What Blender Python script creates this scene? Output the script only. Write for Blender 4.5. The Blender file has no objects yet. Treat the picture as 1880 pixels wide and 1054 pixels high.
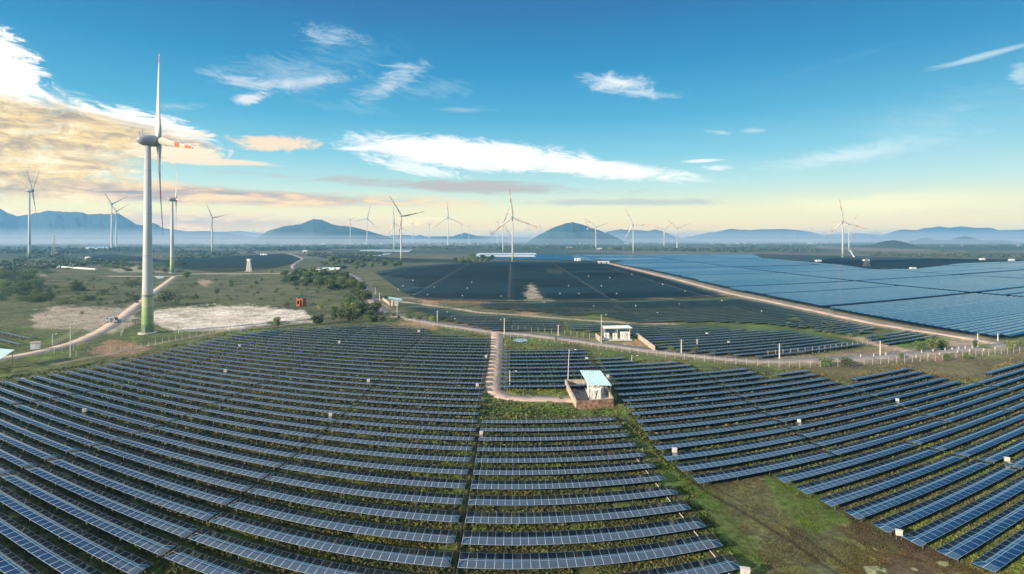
import bpy, bmesh, math, random
import numpy as np
from mathutils import Vector, Matrix
random.seed(7); RNG = np.random.default_rng(7)
R = math.radians
# ------------------------------------------------------------------ camera
F, CX, HY, H = 1020.0, 940.0, 438.0, 38.0          # focal (photo px), centre column, horizon row, eye height (m)
SC = bpy.context.scene
COL = SC.collection
cam = bpy.data.cameras.new('camera'); camo = bpy.data.objects.new('camera', cam); COL.objects.link(camo)
camo.location = (0, 0, H); camo.rotation_euler = (R(90), 0, 0)
cam.sensor_width = 36; cam.lens = 36 * F / 1880; cam.shift_y = -(527 - HY) / 1880
cam.clip_start = 0.5; cam.clip_end = 90000
SC.camera = camo
# ------------------------------------------------------------------ render / exposure
SC.view_settings.view_transform = 'Standard'; SC.view_settings.look = 'None'
SC.view_settings.exposure = 0.87; SC.view_settings.gamma = 1.0
SC.render.engine = 'CYCLES'
SC.cycles.use_denoising = True
SC.cycles.max_bounces = 6; SC.cycles.volume_bounces = 3; SC.cycles.diffuse_bounces = 2; SC.cycles.glossy_bounces = 2
SC.cycles.transmission_bounces = 2; SC.cycles.transparent_max_bounces = 6
SC.cycles.caustics_reflective = False; SC.cycles.caustics_refractive = False
# ------------------------------------------------------------------ sun
SUN_AZ, SUN_EL = -126.0, 17.0                        # azimuth from +Y, negative = left
sd = Vector((math.sin(R(SUN_AZ)) * math.cos(R(SUN_EL)), math.cos(R(SUN_AZ)) * math.cos(R(SUN_EL)), math.sin(R(SUN_EL))))
sl = bpy.data.lights.new('sun', 'SUN'); sl.energy = 4.6; sl.angle = R(0.6); sl.color = (1.0, 0.80, 0.58)
so = bpy.data.objects.new('sun', sl); COL.objects.link(so)
so.rotation_euler = (-sd).to_track_quat('-Z', 'Y').to_euler()

# ------------------------------------------------------------------ node helper
class G:
    def __init__(s, tree): s.t = tree; s.n = tree.nodes; s.l = tree.links
    def add(s, typ, **kw):
        nd = s.n.new(typ)
        for k, v in kw.items(): setattr(nd, k, v)
        return nd
    def put(s, sock, v):
        if isinstance(v, bpy.types.NodeSocket): s.l.new(v, sock)
        elif v is not None: sock.default_value = v
    def m(s, op, a, b=None, c=None, clamp=False):
        nd = s.add('ShaderNodeMath', operation=op); nd.use_clamp = clamp
        s.put(nd.inputs[0], a)
        if b is not None: s.put(nd.inputs[1], b)
        if c is not None: s.put(nd.inputs[2], c)
        return nd.outputs[0]
    def mix(s, f, a, b, blend='MIX'):
        nd = s.add('ShaderNodeMix', data_type='RGBA', blend_type=blend)
        s.put(nd.inputs[0], f)
        for i, v in ((6, a), (7, b)):
            if isinstance(v, tuple) and len(v) == 3: v = v + (1,)
            s.put(nd.inputs[i], v)
        return nd.outputs[2]
    def noise(s, vec, scale=1, detail=4, rough=.55, dist=0):
        nd = s.add('ShaderNodeTexNoise'); s.put(nd.inputs['Vector'], vec)
        s.put(nd.inputs['Scale'], scale); nd.inputs['Detail'].default_value = detail
        nd.inputs['Roughness'].default_value = rough; nd.inputs['Distortion'].default_value = dist
        return nd.outputs[0]
    def ramp(s, f, stops, interp='LINEAR'):
        nd = s.add('ShaderNodeValToRGB'); e = nd.color_ramp.elements; nd.color_ramp.interpolation = interp
        while len(e) < len(stops): e.new(0.5)
        for el, (p, c) in zip(e, stops): el.position = p; el.color = tuple(c) + (1,) if len(c) == 3 else c
        s.put(nd.inputs[0], f); return nd.outputs[0]
    def xyz(s, x, y, z):
        nd = s.add('ShaderNodeCombineXYZ'); s.put(nd.inputs[0], x); s.put(nd.inputs[1], y); s.put(nd.inputs[2], z); return nd.outputs[0]
    def sep(s, v):
        nd = s.add('ShaderNodeSeparateXYZ'); s.put(nd.inputs[0], v); return nd.outputs
    def mr(s, v, a, b, c=0., d=1., smooth=True):
        nd = s.add('ShaderNodeMapRange', interpolation_type='SMOOTHSTEP' if smooth else 'LINEAR')
        for i, q in enumerate((v, a, b, c, d)): s.put(nd.inputs[i], q)
        return nd.outputs[0]
def lin(r, g, b): return tuple(((c / 255) / 12.92 if c / 255 <= .04045 else ((c / 255 + .055) / 1.055) ** 2.4) for c in (r, g, b))

# ------------------------------------------------------------------ sky
world = bpy.data.worlds.new('World'); SC.world = world; world.use_nodes = True
g = G(world.node_tree); g.n.clear()
tc = g.add('ShaderNodeTexCoord').outputs['Generated']
x, y, z = g.sep(tc)
az = g.m('ARCTAN2', x, y); el = g.m('ARCSINE', g.m('MINIMUM', g.m('MAXIMUM', z, -1.), 1.))
def sky_pos(px, py):
    a = math.atan((px - CX) / F); return a, math.atan(math.cos(a) * (HY - py) / F)
eln = g.m('DIVIDE', el, 0.8, clamp=True)
def est(stops): return [(max(0, min(1, (math.atan((HY - yy) / F) / .8))) if yy > -500 else 1.0, lin(*c)) for yy, c in stops]
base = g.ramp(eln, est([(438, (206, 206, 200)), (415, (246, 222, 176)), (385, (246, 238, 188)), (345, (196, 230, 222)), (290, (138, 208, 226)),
    (220, (84, 178, 216)), (130, (48, 150, 200)), (30, (30, 122, 180)), (-100, (32, 100, 160)), (-200, (90, 140, 185)), (-330, (215, 225, 235)), (-999, (225, 232, 240))]))  # stops overhead, out of view, are brightened to add ambient light
# the side facing the sun is milkier; the far right a shade deeper
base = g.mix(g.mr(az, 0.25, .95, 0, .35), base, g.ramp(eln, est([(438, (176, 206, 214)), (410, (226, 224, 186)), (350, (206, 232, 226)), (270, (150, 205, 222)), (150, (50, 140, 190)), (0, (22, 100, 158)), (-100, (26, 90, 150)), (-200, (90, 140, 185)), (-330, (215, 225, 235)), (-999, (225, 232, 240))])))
nz = g.add('ShaderNodeTexSky', sky_type='NISHITA', sun_disc=False, sun_elevation=R(SUN_EL), sun_rotation=R(SUN_AZ), altitude=50, air_density=1.2, dust_density=2.0, ozone_density=3.0)
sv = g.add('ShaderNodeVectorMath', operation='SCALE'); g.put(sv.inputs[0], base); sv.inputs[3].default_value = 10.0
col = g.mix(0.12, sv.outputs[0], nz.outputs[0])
wv = g.xyz(g.m('MULTIPLY', az, 5.), g.m('MULTIPLY', el, 17.), 3.1)
n_big = g.noise(wv, 1.0, 10, .66, .8)
n_str = g.noise(g.xyz(g.m('MULTIPLY', az, 8.), g.m('MULTIPLY', el, 60.), 8.4), 1.0, 9, .66, .7)
n_fin = g.noise(g.xyz(g.m('MULTIPLY', az, 15.), g.m('MULTIPLY', g.m('ADD', el, g.m('MULTIPLY', az, .12)), 48.), 1.7), 1.0, 10, .74, 1.6)
n_puf = g.noise(g.xyz(g.m('MULTIPLY', az, 26.), g.m('MULTIPLY', el, 62.), 5.), 1.0, 9, .7, .8)
def cloud(px, py, hw, hh, rot, color, opac=1., soft=.5, amt=1.2, noise=None):
    """one cloud bank at a direction of the sky: half width / height in photo pixels of angle, rot in degrees (+ = right end lower)"""
    global col
    a0, e0 = sky_pos(px, py); k = math.cos(a0)
    da = g.m('SUBTRACT', az, a0); de = g.m('SUBTRACT', el, e0)
    cr, sr = math.cos(R(rot)), math.sin(R(rot))
    hwA, hhA = hw / F * k * k, hh / F * k
    u = g.m('DIVIDE', g.m('SUBTRACT', g.m('MULTIPLY', da, cr), g.m('MULTIPLY', de, sr)), hwA)
    v = g.m('DIVIDE', g.m('ADD', g.m('MULTIPLY', da, sr), g.m('MULTIPLY', de, cr)), hhA)
    r = g.m('SQRT', g.m('ADD', g.m('MULTIPLY', u, u), g.m('MULTIPLY', v, v)))
    nn = noise if noise is not None else n_big
    q = g.m('ADD', g.m('SUBTRACT', 1., r), g.m('MULTIPLY', g.m('SUBTRACT', nn, .5), amt * 2.6))
    mk = g.m('MULTIPLY', g.mr(q, 0., soft), opac, clamp=True)
    c = tuple(w * 10 for w in lin(*color)) + (1,) if isinstance(color, tuple) else color
    col = g.mix(mk, col, c)
def sc10(sock):
    nd = g.add('ShaderNodeVectorMath', operation='SCALE'); g.put(nd.inputs[0], sock); nd.inputs[3].default_value = 10.0; return nd.outputs[0]
nmix = g.m('ADD', g.m('MULTIPLY', n_str, .6), g.m('MULTIPLY', n_big, .4))
# low mauve and gold bands along the horizon on the left half
band = g.ramp(nmix, [(.36, lin(176, 170, 176)), (.46, lin(204, 184, 174)), (.54, lin(246, 214, 168)), (.64, lin(255, 240, 196))])
cloud(200, 350, 900, 24, 0.8, sc10(g.ramp(nmix, [(.40, lin(140, 144, 150)), (.49, lin(196, 174, 162)), (.57, lin(250, 216, 170))])), 1.1, .6, 1., nmix)
cloud(300, 408, 760, 24, 0, sc10(band), .85, .7, 1., n_str)
cloud(1130, 372, 250, 9, 1, (190, 198, 192), .8, .7, .9, n_str)
cloud(840, 342, 360, 15, 2, (190, 182, 176), .95, .7, 1.1, nmix)
# the big bank on the left
bank = g.ramp(g.m('ADD', g.m('MULTIPLY', n_puf, .45), g.m('MULTIPLY', n_big, .55)), [(.41, lin(172, 156, 142)), (.47, lin(214, 190, 156)), (.52, lin(252, 218, 156)), (.58, lin(255, 247, 214))])
bank2 = g.ramp(g.m('ADD', g.m('MULTIPLY', n_str, .6), g.m('MULTIPLY', n_puf, .4)), [(.42, lin(174, 160, 150)), (.475, lin(214, 192, 158)), (.525, lin(253, 220, 158)), (.59, lin(255, 247, 214))])
bk = g.mix(.55, bank, bank2)
a_t, e_t = sky_pos(150, 232); a_b, e_b = sky_pos(150, 172)
toph = g.mr(g.m('ADD', g.m('ADD', el, g.m('MULTIPLY', g.m('ADD', az, .66), .22)), g.m('MULTIPLY', g.m('SUBTRACT', n_big, .5), .16)), e_t, e_b)
bk = sc10(g.mix(toph, bk, (1.05, 1.03, .96, 1)))
cloud(-30, 130, 130, 90, 32, (255, 255, 250), 1, .22, .7, n_fin)
cloud(20, 262, 360, 128, 3, bk, 1., .55, .45, n_fin)
cloud(240, 245, 190, 50, 6, bk, 1., .3, .6, n_fin)
cloud(330, 280, 110, 20, 0, (255, 238, 206), .9, .4, 1.0, n_puf)
# single clouds
cloud(500, 262, 100, 17, -2, (255, 226, 192), .95, .5, .7, n_puf)
cloud(400, 297, 110, 8, 0, (255, 230, 198), .9, .7, 1., n_str)
cloud(530, 135, 170, 42, -8, (196, 216, 232), .7, 1.7, 1.0, n_fin)
cloud(560, 150, 110, 16, -10, (226, 232, 238), .8, 1.2, 1.1, n_puf)
cloud(620, 105, 160, 40, -12, (120, 182, 214), .5, 1.6, 1.1, n_fin)
cloud(330, 195, 60, 10, -8, (190, 214, 228), .5, 1.2, 1.1, n_fin)
cloud(450, 150, 90, 14, 6, (222, 230, 236), .7, 1., 1., n_fin)
cloud(460, 180, 45, 12, -14, (236, 236, 240), .9, .8, .9, n_fin)
cloud(605, 70, 66, 26, 0, (190, 216, 232), .8, 1.2, 1.2, n_fin)
cloud(710, 158, 90, 26, -26, (220, 230, 238), .85, 1.5, 1.1, n_fin)
cloud(745, 130, 50, 18, -10, (206, 224, 236), .7, 1.2, 1.2, n_fin)
cloud(800, 165, 90, 22, -6, (150, 196, 220), .5, 1.2, 1.2, n_fin)
cloud(400, 130, 70, 14, -10, (150, 196, 222), .5, 1.5, 1.1, n_fin)
cloud(640, 200, 120, 12, 4, (150, 200, 222), .5, 1.5, 1.1, n_fin)
cloud(850, 202, 70, 9, 0, (176, 204, 220), .6, 1.1, 1.0, n_str)
cloud(865, 284, 265, 33, 4, (255, 255, 252), 1.15, .5, .5, n_fin)
cloud(1085, 308, 225, 21, 7, (255, 255, 248), 1.1, .65, .6, n_fin)
cloud(670, 273, 110, 6, -2, (250, 252, 250), .95, .7, .9, n_str)
cloud(770, 310, 110, 13, 9, (246, 250, 246), .9, .7, 1.1, n_fin)
cloud(1130, 153, 84, 20, 7, (246, 250, 252), 1., 1.1, .8, n_fin)
cloud(1180, 170, 80, 12, 8, (220, 236, 244), .7, 1., 1.1, n_fin)
cloud(1290, 295, 44, 4, 0, (240, 248, 250), .9, .8, .7, n_str)
cloud(1320, 308, 46, 7, 0, (236, 246, 248), .9, .9, .9, n_fin)
cloud(1325, 243, 36, 6, 8, (196, 224, 236), .8, 1.0, 1.2, n_fin)
cloud(1385, 239, 36, 8, 0, (190, 222, 236), .7, 1.0, 1.2, n_fin)
cloud(1560, 285, 260, 22, -7, (226, 242, 244), .75, 1.3, .9, n_fin)
cloud(1700, 250, 200, 90, -15, (180, 220, 232), .55, 1.5, .8, n_fin)
cloud(1800, 104, 130, 7, -7, (196, 222, 234), .8, 1.0, .9, n_str)
cloud(1480, 130, 330, 7, -9, (90, 166, 204), .5, 1.0, .9, n_str)
cloud(1875, 135, 24, 24, 0, (190, 220, 232), .8, .8, 1.6, n_str)
cloud(1640, 372, 330, 30, 0, (252, 244, 196), .7, 1.2, .7, n_str)
# the low sky is seen through kilometres of haze; it is this much brighter and warmer beyond it
HZ_D, HZ_TOP, HZ_R = 1.5e-4, 400., 9600.
HZ_B = (.14, .295, .45)
path = g.m('MINIMUM', g.m('DIVIDE', HZ_TOP - H, g.m('MAXIMUM', z, .0001)), g.m('DIVIDE', HZ_R, g.m('MAXIMUM', g.m('ABSOLUTE', g.m('COSINE', az)), g.m('ABSOLUTE', g.m('SINE', az)))))
T_ = g.m('EXPONENT', g.m('MULTIPLY', path, -HZ_D))
iT = g.m('SUBTRACT', 1., T_); rgb = g.sep(col); chans = []
for k in range(3): chans.append(g.m('MAXIMUM', g.m('DIVIDE', g.m('SUBTRACT', rgb[k], g.m('MULTIPLY', iT, HZ_B[k] * 10)), T_), .2))
col = g.xyz(*chans)
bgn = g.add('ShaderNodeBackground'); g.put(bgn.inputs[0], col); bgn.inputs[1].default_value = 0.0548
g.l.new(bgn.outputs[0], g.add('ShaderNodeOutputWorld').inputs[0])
world.cycles.sampling_method = 'MANUAL'; world.cycles.sample_map_resolution = 1024

# ------------------------------------------------------------------ object helpers
def tag(o, label=None, cat=None, group=None, kind=None):
    if label: o['label'] = label
    if cat: o['category'] = cat
    if group: o['group'] = group
    if kind: o['kind'] = kind
    return o
def link(name, me, mats=(), parent=None, loc=None):
    o = bpy.data.objects.new(name, me)
    for mt in (mats if isinstance(mats, (list, tuple)) else [mats]):
        if me and mt and mt.name not in [q.name for q in me.materials if q]: me.materials.append(mt)
    COL.objects.link(o)
    if parent: o.parent = parent
    if loc: o.location = loc
    return o
def empty(name, loc, rz=0):
    o = bpy.data.objects.new(name, None); COL.objects.link(o); o.location = loc; o.rotation_euler = (0, 0, rz); o.empty_display_size = .5; return o
def copy_tree(o, parent=None):
    c = o.copy(); COL.objects.link(c); c.parent = parent
    for ch in list(o.children): copy_tree(ch, c)
    return c
def npmesh(name, V, Q, smooth=False, uv=None, col=None, mi=None):
    """mesh from numpy: V (n,3), Q (m,k) faces of equal size"""
    V = np.asarray(V, np.float32); Q = np.asarray(Q, np.int32); k = Q.shape[1]
    me = bpy.data.meshes.new(name)
    me.vertices.add(len(V)); me.vertices.foreach_set('co', V.ravel())
    me.loops.add(Q.size); me.loops.foreach_set('vertex_index', Q.ravel())
    me.polygons.add(len(Q)); me.polygons.foreach_set('loop_start', np.arange(0, Q.size, k, dtype=np.int32))
    if mi is not None: me.polygons.foreach_set('material_index', np.asarray(mi, np.int32))
    if uv is not None:
        l = me.uv_layers.new(name='UVMap'); l.data.foreach_set('uv', np.asarray(uv, np.float32).ravel())
    if col is not None:
        a = me.color_attributes.new('tint', 'FLOAT_COLOR', 'POINT'); a.data.foreach_set('color', np.asarray(col, np.float32).ravel())
    me.update(calc_edges=True); me.validate()
    if smooth: me.polygons.foreach_set('use_smooth', np.ones(len(me.polygons), bool))
    return me
class MB:
    """collects boxes, tubes and polygons and builds them as ONE mesh"""
    def __init__(s): s.v = []; s.f = []
    def poly(s, pts, faces):
        b = len(s.v); s.v += [tuple(p) for p in pts]; s.f += [tuple(i + b for i in f) for f in faces]; return s
    def box(s, c, d, rz=0, top=1., rx=0):
        cx, cy, cz = c; hx, hy, hz = d[0] / 2, d[1] / 2, d[2] / 2; p = []
        M = Matrix.Rotation(rz, 3, 'Z') @ Matrix.Rotation(rx, 3, 'X')
        for zz, t in ((-hz, 1.), (hz, top)):
            for xx, yy in ((-hx, -hy), (hx, -hy), (hx, hy), (-hx, hy)):
                q = M @ Vector((xx * t, yy * t, zz)); p.append((cx + q.x, cy + q.y, cz + q.z))
        return s.poly(p, [(0, 3, 2, 1), (4, 5, 6, 7), (0, 1, 5, 4), (1, 2, 6, 5), (2, 3, 7, 6), (3, 0, 4, 7)])
    def tube(s, a, b, r0, r1=None, n=8, cap=True):
        a, b = Vector(a), Vector(b); r1 = r0 if r1 is None else r1
        d = (b - a).normalized(); t = d.orthogonal().normalized(); w = d.cross(t); p = []
        for c, r in ((a, r0), (b, r1)):
            for i in range(n):
                an = 2 * math.pi * i / n; q = c + (t * math.cos(an) + w * math.sin(an)) * r; p.append(tuple(q))
        fs = [(i, (i + 1) % n, n + (i + 1) % n, n + i) for i in range(n)]
        if cap: fs += [tuple(range(n))[::-1], tuple(range(n, 2 * n))]
        return s.poly(p, fs)
    def lathe(s, prof, n=20, axis='Z', c=(0, 0, 0)):
        p = []; fs = []
        for r, h in prof:
            for i in range(n):
                an = 2 * math.pi * i / n; a, b2 = r * math.cos(an), r * math.sin(an)
                p.append((c[0] + a, c[1] + b2, c[2] + h) if axis == 'Z' else (c[0] + a, c[1] + h, c[2] + b2))
        for k in range(len(prof) - 1):
            for i in range(n): fs.append((k * n + i, k * n + (i + 1) % n, (k + 1) * n + (i + 1) % n, (k + 1) * n + i))
        fs += [tuple(range(n))[::-1], tuple(range((len(prof) - 1) * n, len(prof) * n))]
        return s.poly(p, fs)
    def build(s, name, mat, parent=None, smooth=False, loc=None):
        me = bpy.data.meshes.new(name); me.from_pydata(s.v, [], s.f); me.update()
        bm = bmesh.new(); bm.from_mesh(me); bmesh.ops.recalc_face_normals(bm, faces=bm.faces); bm.to_mesh(me); bm.free()
        if smooth:
            for p in me.polygons: p.use_smooth = len(p.vertices) <= 4
        return link(name, me, mat, parent, loc)
# ------------------------------------------------------------------ places
def at(px, py, z=0.):
    Y = F * (H - z) / (py - HY); return Vector(((px - CX) / F * Y, Y, z))
def arc(xr, yr):
    """the rows of the solar farm follow long gentle arcs around the ground below the viewpoint"""
    d = np.hypot(xr, yr); th = np.arctan2(xr, yr); return d * th, d
def pix(X, Y, z=0.): return CX + F * X / Y, HY + F * (H - z) / Y
def inpoly(px, py, poly):
    px = np.asarray(px, float); py = np.asarray(py, float); r = np.zeros(px.shape, bool); n = len(poly)
    for i in range(n):
        x1, y1 = poly[i]; x2, y2 = poly[(i + 1) % n]
        if y1 == y2: continue
        c = ((y1 > py) != (y2 > py)) & (px < (x2 - x1) * (py - y1) / (y2 - y1) + x1); r ^= c
    return r
_lat = np.random.default_rng(3).random((256, 256))
def vnoise(x, y):
    xi = np.floor(x).astype(int); yi = np.floor(y).astype(int); fx = x - xi; fy = y - yi
    fx = fx * fx * (3 - 2 * fx); fy = fy * fy * (3 - 2 * fy)
    a = _lat[xi & 255, yi & 255]; b = _lat[(xi + 1) & 255, yi & 255]; c = _lat[xi & 255, (yi + 1) & 255]; d = _lat[(xi + 1) & 255, (yi + 1) & 255]
    return (a * (1 - fx) + b * fx) * (1 - fy) + (c * (1 - fx) + d * fx) * fy
def fbm(x, y, o=4):
    s = 0; a = .5; t = 0
    for i in range(o): s = s + a * vnoise(x * 2 ** i + 17 * i, y * 2 ** i + 31 * i); t += a; a *= .5
    return s / t

# ------------------------------------------------------------------ materials
MATS = {}
def mat(name, rgb, rough=.7, metal=0., var=0., vs=3., spec=.5, bump=0., bs=20.):
    if name in MATS: return MATS[name]
    m = bpy.data.materials.new(name); m.use_nodes = True; q = G(m.node_tree); b = m.node_tree.nodes['Principled BSDF']
    b.inputs['Roughness'].default_value = rough; b.inputs['Metallic'].default_value = metal; b.inputs['Specular IOR Level'].default_value = spec
    oc = q.add('ShaderNodeTexCoord').outputs['Object']
    n = q.noise(oc, vs, 5, .6)
    v = var if var else .12
    c = q.mix(q.mr(n, .25, .75), tuple(k * (1 - v) for k in rgb), tuple(min(1, k * (1 + v)) for k in rgb))
    q.put(b.inputs['Base Color'], c)
    if bump:
        bn = q.add('ShaderNodeBump'); bn.inputs['Strength'].default_value = bump; bn.inputs['Distance'].default_value = .05
        q.put(bn.inputs['Height'], q.noise(oc, bs, 4, .6)); q.put(b.inputs['Normal'], bn.outputs[0])
    MATS[name] = m; return m
def m_tint(name, rough=.9, nscale=1., amt=.5, bump=0.):
    m = bpy.data.materials.new(name); m.use_nodes = True; q = G(m.node_tree); b = m.node_tree.nodes['Principled BSDF']
    b.inputs['Roughness'].default_value = rough; b.inputs['Specular IOR Level'].default_value = .2
    at_ = q.add('ShaderNodeAttribute', attribute_name='tint').outputs['Color']
    oc = q.add('ShaderNodeTexCoord').outputs['Object']
    n1 = q.noise(oc, nscale, 6, .65); n2 = q.noise(oc, nscale * .08, 4, .6)
    f = q.m('MULTIPLY', q.mr(n1, .3, .7, 1 - amt, 1 + amt), q.mr(n2, .3, .7, 1 - amt * .5, 1 + amt * .5))
    sv = q.add('ShaderNodeVectorMath', operation='SCALE'); q.put(sv.inputs[0], at_); q.put(sv.inputs[3], f)
    q.put(b.inputs['Base Color'], sv.outputs[0])
    if bump:
        bn = q.add('ShaderNodeBump'); bn.inputs['Strength'].default_value = bump; bn.inputs['Distance'].default_value = .3
        q.put(bn.inputs['Height'], n1); q.put(b.inputs['Normal'], bn.outputs[0])
    return m
def m_panel(name, cell, frame, rough=.05, vary=.5, cells=True, brown=(.030, .026, .034), fw=.03, ior=2.35, tint=(.72, .90, 1.)):
    """solar module face: uv counts modules along the row (u) and across it (v)"""
    m = bpy.data.materials.new(name); m.use_nodes = True; q = G(m.node_tree); b = m.node_tree.nodes['Principled BSDF']
    uv = q.add('ShaderNodeTexCoord').outputs['UV']; u, v, _ = q.sep(uv)
    fu = q.m('FRACT', u); fv = q.m('FRACT', v)
    eu = q.m('MINIMUM', fu, q.m('SUBTRACT', 1., fu)); ev = q.m('MULTIPLY', q.m('MINIMUM', fv, q.m('SUBTRACT', 1., fv)), 1.15)
    fr = q.m('LESS_THAN', q.m('MINIMUM', eu, ev), fw)
    wn = q.add('ShaderNodeTexWhiteNoise', noise_dimensions='3D')
    q.put(wn.inputs['Vector'], q.xyz(q.m('FLOOR', u), q.m('FLOOR', v), q.m('MULTIPLY', q.add('ShaderNodeObjectInfo').outputs['Random'], 91.)))
    oc = q.add('ShaderNodeTexCoord').outputs['Object']
    patch = q.noise(oc, .045, 2, .5)
    f = q.m('ADD', q.m('MULTIPLY', wn.outputs[0], .5), q.m('MULTIPLY', patch, 1.2))
    f = q.m('MULTIPLY', q.mr(f, .62, 1.25), vary)
    c = q.mix(f, cell, brown)
    if cells:
        cu = q.m('FRACT', q.m('MULTIPLY', u, 6.)); cv = q.m('FRACT', q.m('MULTIPLY', v, 12.))
        ln = q.m('LESS_THAN', q.m('MINIMUM', cu, q.m('SUBTRACT', 1., cu)), .05)
        c = q.mix(q.m('MULTIPLY', ln, .35), c, (.14, .17, .22))
    c = q.mix(fr, c, frame)
    q.put(b.inputs['Base Color'], c)
    dirt = q.noise(oc, .5, 5, .6)
    q.put(b.inputs['Roughness'], q.m('ADD', q.m('MULTIPLY', fr, .3), q.mr(dirt, .3, .7, rough, rough + .09)))
    b.inputs['IOR'].default_value = ior; b.inputs['Specular Tint'].default_value = tint + (1,)
    return m
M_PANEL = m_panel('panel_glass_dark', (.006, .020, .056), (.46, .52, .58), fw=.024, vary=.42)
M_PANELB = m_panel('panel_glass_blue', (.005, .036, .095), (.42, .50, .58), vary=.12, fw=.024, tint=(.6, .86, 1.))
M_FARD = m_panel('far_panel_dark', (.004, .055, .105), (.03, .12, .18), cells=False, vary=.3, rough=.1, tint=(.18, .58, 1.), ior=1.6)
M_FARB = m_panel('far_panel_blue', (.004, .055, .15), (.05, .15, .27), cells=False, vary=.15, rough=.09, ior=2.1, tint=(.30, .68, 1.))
M_WHITEP = mat('pale_panel', (.75, .8, .85), .3)
M_GALV = mat('galvanised_steel', (.30, .31, .31), .45, .7, .2, 6)
M_UNDER = mat('panel_backsheet', (.012, .055, .090), .6)
M_TOWER = mat('tower_paint', (.62, .64, .63), .45, 0, .06, .15)
M_BLADE = mat('blade_paint', (.54, .52, .47), .4, 0, .05, .3)
M_NAC = mat('nacelle_paint', (.30, .34, .37), .45, 0, .08, .8)
M_RED = mat('blade_red', (.50, .13, .06), .45)
M_TIP = mat('blade_tip_dark', (.05, .04, .05), .5)
M_CONC = mat('concrete', (.52, .50, .46), .9, 0, .2, 2, bump=.3)
M_WHITE = mat('white_paint', (.88, .88, .86), .5, 0, .06, 2)
M_TEAL = mat('teal_roof_sheet', (.62, .86, .85), .45, 0, .1, 1)
M_DARK = mat('dark_opening', (.03, .035, .04), .6)
M_GREYM = mat('grey_metal', (.22, .23, .24), .5, .3)
M_WALLP = mat('weathered_render_wall', (.50, .42, .34), .95, 0, .35, .8, bump=.3)
M_BRICK = mat('red_soil_stained_wall', (.30, .18, .13), .95, 0, .65, .9, bump=.3)
M_ORANGE = mat('orange_brick', (.34, .11, .05), .9, 0, .25, 1.5, bump=.3)
M_WOODPOLE = mat('concrete_pole', (.62, .60, .56), .9, 0, .1)
M_BLUEROOF = mat('blue_roof_sheet', (.12, .36, .56), .5)
M_ROOFR = mat('clay_roof', (.34, .14, .08), .9, 0, .3, 2)
M_BARK = mat('bark', (.12, .09, .06), .95, 0, .3, 4)
M_WATER = mat('pond_water', (.35, .42, .45), .05)
M_TYRE = mat('tyre_rubber', (.02, .02, .02), .9)
M_GLASSD = mat('dark_window_glass', (.02, .03, .04), .1)
M_BOXP = mat('weathered_white_box', (.62, .62, .60), .6, 0, .15, 3)
# ------------------------------------------------------------------ ground sheet
def seg_mask(px, py, pts, w):
    """soft 0..1 mask around a polyline, everything measured on the ground in metres"""
    X, Y = px, py; best = np.full(X.shape, 1e9); P = [at(*p) for p in pts]
    for a, b in zip(P[:-1], P[1:]):
        dx, dy = b.x - a.x, b.y - a.y; L2 = dx * dx + dy * dy + 1e-9
        t = np.clip(((X - a.x) * dx + (Y - a.y) * dy) / L2, 0, 1); best = np.minimum(best, np.hypot(X - a.x - t * dx, Y - a.y - t * dy))
    return np.clip(1.35 - best / w, 0, 1)
# roads and tracks (photo pixels of their centre lines on flat ground)
TRACK = [(-60, 672), (0, 659), (60, 649), (130, 632), (165, 618), (195, 603), (225, 582), (250, 562), (275, 542), (300, 524), (321, 508)]
CROSS = [(200, 507), (321, 507), (360, 503), (450, 503), (520, 502), (560, 501), (600, 500)]
MAINR = [(560, 462), (533, 465), (545, 470), (556, 475), (545, 482), (538, 490), (552, 497), (590, 500), (630, 501), (655, 508), (664, 520), (676, 540), (690, 560), (706, 573), (740, 582), (796, 593),
         (850, 601), (906, 609), (970, 614), (1040, 623), (1105, 632), (1165, 640), (1230, 648), (1291, 654), (1350, 660), (1410, 663), (1535, 660), (1600, 656), (1660, 652), (1736, 644), (1836, 635), (1960, 628)]
LANE = [(912, 608), (912, 630), (911, 655), (909, 680), (906, 702), (910, 718), (925, 728), (950, 732), (1000, 733), (1050, 734)]
DIKE = [(1105, 481), (1130, 486), (1190, 500), (1253, 515), (1341, 538), (1410, 552), (1510, 573), (1610, 594), (1736, 614), (1800, 625), (1850, 634)]
THIN = [(690, 548), (783, 560), (833, 566), (880, 574), (940, 578), (1023, 584), (1100, 590), (1153, 593), (1236, 595)]
BAND = [(740, 547), (860, 551), (1000, 552), (1150, 549), (1260, 546), (1341, 540)]
SPUR = [(1570, 620), (1600, 628), (1640, 640), (1680, 648)]
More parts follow.
